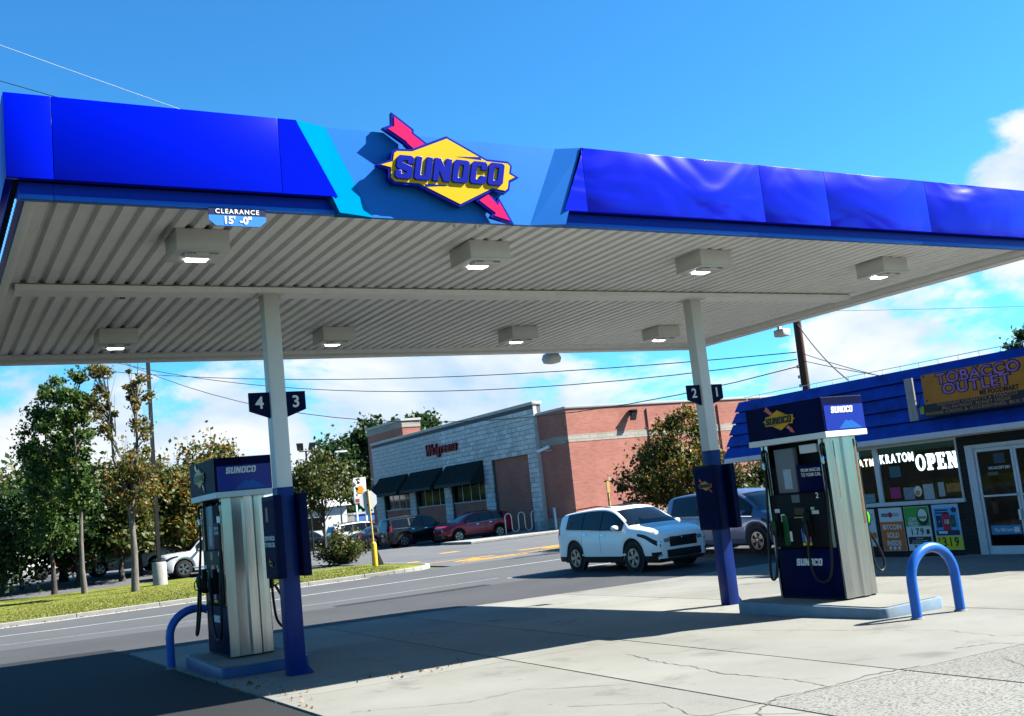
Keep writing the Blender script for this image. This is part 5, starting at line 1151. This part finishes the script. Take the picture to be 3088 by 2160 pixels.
    patch('headlight', RIMD, .006, .145, lambda u: zs_(u)-.165+.5*u, lambda u: zs_(u)-.03, .008); patch('headlight_strip', CHROME, .006, .10, lambda u: zs_(u)-.085+.3*u, lambda u: zs_(u)-.05, .014)
    patch('taillight', TLAMP, .94, .992, lambda u: zs_(u)-.16, lambda u: zs_(u)+.02, .008)
    if shape in ('suv', 'boxy'): patch('taillight', TLAMP, .945, .972, lambda u: zs_(u)-.0, lambda u: zs_(u)+.17, .008)
    for u, u2 in ((S['win'][0][1]+.005, .2), (S['win'][1][1]+.005, .2)):
        patch('door_seam', CLAD, u, u+.0022, lambda v: max(sec(v)[0][1]+.03, zb0+.06), lambda v: zs_(v), .003, 1, 5)
        patch('door_handle', paint if not clad else CHROME, u-.05, u-.012, lambda v: zs_(v)-.12, lambda v: zs_(v)-.085, .022, 2, 2)
    # front face
    zf = H*.5; wf = w2*.64
    gr = bx('grille', CLAD, c, L_/2-.02, L_/2+.012, -wf*.72, wf*.72, zf-.26, zf-.02, world=False, bevel=.01)
    bx('grille_bar', CHROME, gr, L_/2+.012, L_/2+.026, -wf*.72, wf*.72, zf-.075, zf-.035, world=False); bx('emblem', CHROME, gr, L_/2+.026, L_/2+.034, -.055, .055, zf-.13, zf-.035, world=False)
    bx('lower_intake', CLAD, c, L_/2-.02, L_/2+.014, -wf*.9, wf*.9, .31, .50, world=False, bevel=.01)
    for s in (-1, 1): bx('headlight', HLAMP, c, L_/2-.03, L_/2+.01, *sorted((s*wf*.74, s*wf*1.0)), zf-.14, zf-.04, world=False, bevel=.008)
    bx('front_plate', WHITE, c, L_/2+.015, L_/2+.02, -.16, .16, .47, .57, world=False) if False else None
    bx('rear_plate', WHITE, c, -L_/2-.012, -L_/2+.01, -.16, .16, H*.40, H*.40+.1, world=False)
    for s in (-1, 1):
        bx('taillight', TLAMP, c, -L_/2-.006, -L_/2+.03, *sorted((s*w2*.60, s*w2*.79)), H*.42, H*.53, world=False, bevel=.008)
        um = S['win'][0][0]+.015; mz = zs_(um)+.09
        m_ = MB().lathe([(.0, -.0), (.075, .02), (.095, .09), (.085, .17), (.02, .2)], (0, 0, 0), 'y', 12); m_.v = [(X(um)+px*.8, s*(w2*.95+.04+py), mz+pz*.72) for px, py, pz in m_.v]; m_.build('mirror', paint, c, world=False, smooth=60)
        if clad and shape != 'van': MB().tube([(X(.45), s*w2*.66, H*.985), (X(.6), s*w2*.67, H*1.02), (X(.85), s*w2*.66, H*.985)], .016, 6).build('roof_rail', CLAD, c, world=False)
    bx('front_bumper_trim', CLAD, c, L_/2-.06, L_/2+.008, -wf*.98, wf*.98, .23, .305, world=False); bx('rear_bumper_trim', CLAD, c, -L_/2-.008, -L_/2+.06, -wf, wf, .26, .40, world=False)
    # wheels
    tm = MB().lathe([(rw*.62, -.10), (rw*.9, -.11), (rw, -.085), (rw, .085), (rw*.9, .11), (rw*.62, .10)], (0, 0, 0), 'y', 28).mesh('tyre', smooth=50)
    rm = MB(); rm.lathe([(rw*.05, .085), (rw*.64, .07), (rw*.66, .1), (rw*.69, .1)], (0, 0, 0), 'y', 28); dish = rm.mesh('rim', smooth=50)
    sp = MB()
    for k in range(spokes):
        a = 2*math.pi*k/spokes
        for da, wd in ((-.17, .02), (.17, .02)) if spokes <= 6 else ((0, .03),):
            ca, sa = math.cos(a), math.sin(a); cb, sb = math.cos(a+da), math.sin(a+da); r0, r1 = rw*.10, rw*.66; t_ = wd
            pts = [(ca*r0-sa*t_, sa*r0+ca*t_), (ca*r0+sa*t_, sa*r0-ca*t_), (cb*r1+sb*t_*1.3, sb*r1-cb*t_*1.3), (cb*r1-sb*t_*1.3, sb*r1+cb*t_*1.3)]
            sp.add([(px, .088, pz) for px, pz in pts]+[(px, .112, pz) for px, pz in pts], [(3,2,1,0),(4,5,6,7),(0,1,5,4),(1,2,6,5),(2,3,7,6),(3,0,4,7)])
    sp.lathe([(rw*.13, .088), (rw*.13, .118), (rw*.05, .122)], (0, 0, 0), 'y', 12)
    sp.lathe([(rw*.60, .09), (rw*.60, .113), (rw*.67, .113), (rw*.67, .09)], (0, 0, 0), 'y', 28)
    spm = sp.mesh('spokes', smooth=40)
    for a in ax:
        for s in (-1, 1):
            w = link('wheel', tm, TYRE, c); w.location = (a, s*(w2-.13), rw); w.rotation_euler = (0, 0, 0 if s > 0 else math.pi)
            link('rim', dish, RIMD, w); link('spokes', spm, rimmat or RIM, w)
            wl = MB().lathe([(Ra*.98, -.16), (Ra*.98, -.155)], (a, s*(w2-.20), rw), 'y', 20)
            wl.build('wheel_well', CLAD, c, world=False)
    return c
PW = mat('paint_pearl_white', (.92, .90, .86), .3, coat=.4); PB = mat('paint_slate_blue', (.13, .17, .27), .28, metal=.45, coat=.6); PRD = mat('paint_red', (.32, .003, .025), .25, coat=.35); PK = mat('paint_black', (.006, .007, .009), .2, coat=.35); PT = mat('paint_teal', (.02, .22, .20), .3, coat=.8); PNV = mat('paint_dark_navy', (.008, .012, .028), .25, coat=.35); PWH = mat('paint_white', (.58, .58, .57), .25, coat=1.)
make_car('parked_car', 'white compact SUV parked beside the right column', 16.42, 22.85, -math.pi/2, 4.60, 1.85, 1.66, 2.66, .92, .35, PW, 'suv', seats=1)
make_car('parked_car', 'grey blue minivan parked behind the white SUV', 20.40, 22.75, -math.pi/2, 5.10, 1.98, 1.76, 3.05, .98, .35, PB, 'van', clad=False, spokes=5)
make_car('parked_car', 'red SUV parked in front of the grey stone pharmacy', 28.55, 55.3, math.pi, 4.65, 1.84, 1.66, 2.73, .92, .35, PRD, 'suv', 'cars parked at the pharmacy')
make_car('parked_car', 'boxy black SUV parked left of the red one', 26.6, 58.9, 0, 4.75, 1.86, 1.80, 2.85, .85, .36, PK, 'boxy', 'cars parked at the pharmacy')
make_car('parked_car', 'dark navy sedan parked between black SUV and white SUV', 26.0, 62.5, 0, 4.7, 1.8, 1.47, 2.75, .95, .33, PNV, 'sedan', 'cars parked at the pharmacy', clad=False)
make_car('parked_car', 'white SUV half hidden behind the yellow sign post', 25.8, 66.2, 0, 4.8, 1.9, 1.76, 2.85, .92, .36, PWH, 'suv', 'cars parked at the pharmacy')
make_car('parked_car', 'black sedan parked farthest along the pharmacy lot', 24.0, 72.5, 0, 4.7, 1.8, 1.45, 2.75, .95, .33, PK, 'sedan', 'cars parked at the pharmacy', clad=False)
make_car('parked_car', 'large white SUV parked behind the lamp pole base', 12.15, 51.0, math.pi, 5.0, 1.98, 1.82, 2.95, .95, .39, PWH, 'boxy', 'cars in the far left lot', clad=False)
make_car('parked_car', 'white sedan seen behind the pale tree trunk', 9.6, 59.5, math.pi, 4.8, 1.83, 1.48, 2.8, .95, .34, PWH, 'sedan', 'cars in the far left lot', clad=False, zadd=.0)
make_car('parked_car', 'small white car glimpsed between the dark trunks at left', 4.6, 66.0, math.pi, 4.4, 1.8, 1.5, 2.65, .9, .33, PWH, 'sedan', 'cars in the far left lot', clad=False)
make_car('parked_car', 'small red car glimpsed between the dark trunks at left', 7.3, 70.0, math.pi, 4.3, 1.78, 1.5, 2.6, .9, .33, PRD, 'suv', 'cars in the far left lot')
def pickup():
    t = make_car('pickup_truck', 'teal pickup truck rear showing beside the left column', 14.2, 54.0, math.pi, 5.2, 1.9, 1.75, 3.3, .9, .37, PT, 'boxy', clad=False, cat='truck')
pickup()

# ------------------------------------------------------------------ poles, signs, wires, street things
POLEM = mat('dark_bronze_pole', (.014, .013, .014), .5, var=.2, vscale=3)
WPOLE = mat('creosote_wood', (.07, .032, .022), .9, var=.35, vscale=6, stretch=(4, 4, .4), bump=.5)
CABLE = mat('cable_black', (.02, .02, .022), .6)
def light_pole():
    x, y = 8.85, 46.6; z = gz(x, y)+.085; t = empty('parking_light_pole', (x, y, z), 'tall dark square lamp pole on a round concrete base at left', 'lamp pole')
    MB().lathe([(.30, -.1), (.30, .92), (.27, .97)], (x, y, z), n=20).build('concrete_base', KERB, t, smooth=50)
    bx('pole', POLEM, t, x-.075, x+.075, y-.075, y+.075, z+.97, z+10.6); bx('base_plate', POLEM, t, x-.17, x+.17, y-.17, y+.17, z+.972, z+1.0)
    bx('lamp_head', POLEM, t, x-1.0, x-.08, y-.2, y+.2, z+10.35, z+10.55); bx('lamp_head', POLEM, t, x+.08, x+1.0, y-.2, y+.2, z+10.35, z+10.55); bx('junction_box', POLEM, t, x+.08, x+.22, y-.06, y+.06, z+5.0, z+5.12)
light_pole()
def sign_post():
    x, y = 15.75, 39.3; z = gz(x, y)+.085; t = empty('stop_sign', (x, y, z), 'back of an octagonal stop sign on a yellow post in the grass', 'sign')
    YP = mat('post_yellow', (.50, .34, .10), .5, var=.15, vscale=4, damt=.3, dirt=(.3, .25, .15)); MB().lathe([(.115, -.05), (.115, .86), (.09, .92), (.03, .95)], (x, y, z), n=14).build('bollard_sleeve', mat('sleeve_yellow', (.55, .34, .02), .5, var=.1, vscale=3), t, smooth=50)
    MB().tube([(x, y, z+.9), (x-.06, y, z+3.05)], .042, 8).build('post', YP, t, smooth=60)
    r = .40; o = MB().prism([(x-.05+r*math.cos(R(22.5+45*k)), z+2.62+r*math.sin(R(22.5+45*k))) for k in range(8)], 'y', y+.05, y+.065).build('sign_plate', mat('sign_back_grey', (.42, .43, .43), .5, var=.08, vscale=5), t)
    for zz in (2.4, 2.85): bx('clamp', POLEM, t, x-.12, x+.0, y+.03, y+.05, z+zz, z+zz+.05)
    b = empty('leaning_bag', (16.0, 39.4, z-.08), 'dark rubber base leaning at the foot of the yellow sign post', 'debris'); MB().hexa([(15.93, 39.3, z-.02), (16.15, 39.3, z-.02), (16.15, 39.45, z-.02), (15.93, 39.45, z-.02)], [(15.84, 39.32, z+.58), (15.92, 39.32, z+.60), (15.92, 39.4, z+.60), (15.84, 39.4, z+.58)]).build('rubber_slab', CLAD, b, bevel=.02)
sign_post()
def yellow_post():
    x, y = 22.95, 32.9; z = gz(x, y); t = empty('yellow_marker_post', (x, y, z), 'yellow post with narrow plate in front of the lit brick wall', 'post')
    YP = MATS['post_yellow']; MB().tube([(x, y, z), (x, y, z+2.45)], .045, 8).build('post', YP, t, smooth=60); bx('plate', YP, t, x-.07, x+.07, y-.06, y-.046, z+2.0, z+2.42)
yellow_post()
def utility_pole():
    x, y = 29.9, 28.8; z = gz(x, y); t = empty('utility_pole', (x, y, z), 'dark brown wooden utility pole rising behind the blue store roof', 'utility pole')
    MB().tube([(x, y, z-.2), (x+.05, y, z+5), (x+.1, y, z+10.5)], [.19, .17, .14], 12).build('pole', WPOLE, t, smooth=60); MB().box(x-1.1, x+1.3, y-.06, y+.06, z+9.9, z+10.02).build('crossarm', WPOLE, t)
    for k, zz in enumerate((5.25, 5.6, 6.0)): MB().lathe([(.04, 0), (.06, .05), (.04, .12)], (x-.22, y, z+zz), n=8).build('insulator', mat('insulator_grey', (.3, .3, .3), .3), t)
    bx('bracket', POLEM, t, x-.26, x-.12, y-.05, y+.05, z+5.0, z+5.1)
    return x, y, z
ux, uy, uz = utility_pole()
def cable(label, a, b, sag, r=.014, mt=CABLE):
    a, b = Vector(a), Vector(b); n = 18; P = [a.lerp(b, k/n)-Vector((0, 0, sag*4*(k/n)*(1-k/n))) for k in range(n+1)]
    o = MB().tube(P, r, 5).build('overhead_cable', mt); tag(o, label, 'cable', 'overhead cables')
def cable_thru(label, a, b, ext, sag, r):   # from the pole through a second point and on past it
    a, b = Vector(a), Vector(b); cable(label, a, a+(b-a)*ext, sag, r)
cable_thru('thin overhead cable, uppermost of those left of the utility pole', (29.75, 28.85, 6.24), (16.6, 59.8, 11.2), 1.5, .9, .02)
cable_thru('thin overhead cable, second down left of the utility pole', (29.75, 28.87, 5.96), (18.0, 59.0, 11.2), 1.5, 1.6, .02)
cable_thru('thin overhead cable, lowest of those left of the utility pole', (29.75, 28.89, 5.68), (16.6, 59.8, 11.6), 1.4, 3.2, .02)
cable('slack service cable from the utility pole down to the store roof', (29.95, 28.8, 7.4), (23.6, 20.3, 3.62), .35, .02)
cable('guy wire from the utility pole toward the store, upper one', (29.95, 28.8, 6.2), (26.7, 20.2, 3.62), .1, .014)
cable('guy wire from the utility pole toward the store, lower one', (29.95, 28.8, 5.9), (28.2, 20.2, 3.62), .1, .014)
cable('long faint cable crossing the sky right of the canopy', (44, 43.5, 11.0), (62, 33.2, 9.4), .1, .012)
PALE = mat('cable_pale', (.45, .5, .55), .4)
cable('pale power line crossing the sky at upper left', (-16, 61.6, 36.6), (26, 37.0, 12.5), .3, .017, PALE)
cable('dark power line at the far upper left above the canopy corner', (-16, 61.6, 32.9), (26, 37.0, 12.7), .2, .02, CABLE)
cable('short pale power line at the left edge beside the canopy end', (-16, 61.6, 30.4), (26, 37.0, 11.4), .2, .017, PALE)
def fuel_sign_far():
    x, y = 35.0, 89.6; t = empty('fuel_price_sign', (x, y, -.4), 'far white sign with red and yellow shell emblem near the pharmacy corner', 'sign')
    bx('cabinet', WHITE, t, x-.6, x+.6, y-.15, y+.15, 2.9, 5.2)
    pts = [(x+.38*math.cos(a*math.pi/9)*(1 if a % 2 else .93), 4.05+.42*math.sin(a*math.pi/9)*(1 if a % 2 else .93)) for a in range(10)]+[(x-.2, 3.75), (x+.2, 3.75)]
    MB().prism(pts, 'y', y-.18, y-.152).build('emblem', mat('emblem_orange', (.7, .25, .02), .5), t); bx('price_panel', mat('price_red', (.4, .03, .02), .5), t, x-.5, x+.5, y-.18, y-.152, 3.0, 3.3)
    for s in (-.5, .4): bx('leg', WHITE, t, x+s, x+s+.14, y-.08, y+.08, -.4, 2.9)
fuel_sign_far()
def far_buildings():
    t = empty('white_shed', (33, 97, -.4), 'long white building far behind the half bare tree', 'building'); WS = mat('shed_white', (.55, .55, .53), .7, var=.06, vscale=1)
    bx('wall', WS, t, 24, 36, 96, 104, -.5, 2.9)
    MB().prism([(95.6, 2.9), (100, 4.6), (104.4, 2.9)], 'x', 23.6, 36.4).build('roof', mat('shed_roof', (.42, .42, .42), .6), t)
    for k in range(3): bx('window', DGLASS, t, 26+k*3, 27.4+k*3, 95.97, 95.99, .8, 2.0)
    t = empty('blue_roof_shop', (40, 98, -.4), 'small far shop with blue stripe between the sign legs', 'building')
    bx('wall', WS, t, 37.2, 44, 97, 103, -.5, 1.8); bx('fascia', mat('far_blue', (.05, .14, .4), .5), t, 37.1, 44.1, 96.9, 96.99, 1.2, 1.9); bx('roof', mat('shed_roof2', (.4, .4, .42), .6), t, 37, 44.2, 96.8, 103.2, 1.9, 2.1)
    bx('door', mat('far_red', (.3, .03, .03), .6), t, 39, 40.2, 96.94, 96.99, -.4, 1.1); bx('window', DGLASS, t, 41, 43, 96.94, 96.99, .2, 1.1)
far_buildings()
def parking_lamp():
    x, y = 20.9, 62.0; z = gz(x, y); t = empty('parking_light_pole', (x, y, z), 'thin lamp post with two floodlights above the half bare tree', 'lamp pole')
    MB().tube([(x, y, z), (x, y, z+6.4)], .06, 8).build('pole', POLEM, t, smooth=60); bx('arm', POLEM, t, x-.45, x+.45, y-.03, y+.03, z+6.4, z+6.46)
    for s in (-1, 1): MB().hexa([(x+s*.35-.17, y-.1, z+6.47), (x+s*.35+.17, y-.1, z+6.47), (x+s*.35+.17, y+.1, z+6.52), (x+s*.35-.17, y+.1, z+6.52)], [(x+s*.42-.2, y-.22, z+6.9), (x+s*.42+.2, y-.22, z+6.9), (x+s*.42+.2, y-.08, z+6.95), (x+s*.42-.2, y-.08, z+6.95)]).build('floodlight', POLEM, t)
    x, y = 29.5, 80.0; t = empty('parking_light_pole', (x, y, -.4), 'slim grey lamp post beside the pharmacy corner tower', 'lamp pole'); MB().tube([(x, y, -.4), (x, y, 7.0)], .07, 8).build('pole', ALU, t, smooth=60); bx('lamp_head', ALU, t, x-.1, x+.9, y-.15, y+.15, 7.0, 7.14)
parking_lamp()
def rack():
    GAL = mat('galvanised_pipe', (.5, .5, .5), .35, metal=.7); x = 29.6; y = 53.2; z = -.27
    t = empty('bike_rack', (x, y, z), 'wavy galvanised bicycle rack on the walk beside the red SUV', 'bike rack'); P = []
    for k in range(3):
        for a in range(0, 181, 20): P.append((x+k*.9+.22-.22*math.cos(R(a)), y, z+1.0+.22*math.sin(R(a))))
        if k < 2:
            for a in range(0, 181, 20): P.append((x+k*.9+.67-.23*math.cos(R(a)), y, z+.35-.23*math.sin(R(a))))
    P = [(x, y, z)]+P+[(P[-1][0], y, z)]; MB().tube(P, .035, 8).build('pipe', GAL, t, smooth=60)
    t = empty('bollard', (32.2, 51.8, z), 'grey pipe bollard at the near corner of the pharmacy', 'bollard'); MB().lathe([(.085, 0), (.085, 1.25), (.06, 1.3), (.02, 1.32)], (32.2, 51.8, z), n=12).build('pipe', GAL, t, smooth=50)
    t = empty('parking_sign', (29.3, 73.6, z), 'small white parking sign on a thin post in front of the pharmacy windows', 'sign'); MB().tube([(29.3, 73.6, -.4), (29.3, 73.6, 2.4)], .035, 6).build('post', ALU, t); bx('plate', WHITE, t, 29.1, 29.5, 73.55, 73.58, 1.7, 2.4); 
rack()
def small_lamps():
    t = empty('flood_lamp', (10.94, 17.02, 4.3), 'small white rounded flood lamp under the rear canopy edge', 'lamp'); MB().lathe([(.05, .16), (.16, .12), (.20, .03), (.17, -.05), (.08, -.07)], (10.94, 17.1, 4.36), n=14).build('housing', STEELW, t, smooth=50); bx('bracket', STEELW, t, 10.91, 10.97, 17.0, 17.08, 4.40, 4.62)
    t = empty('flood_lamp', (14.58, 14.5, 4.3), 'small white flood lamp on the right canopy edge above the utility pole', 'lamp'); bx('housing', STEELW, t, 14.54, 14.74, 14.36, 14.62, 4.30, 4.44, .02); bx('bracket', STEELW, t, 14.56, 14.62, 14.46, 14.52, 4.442, 4.62)
small_lamps()
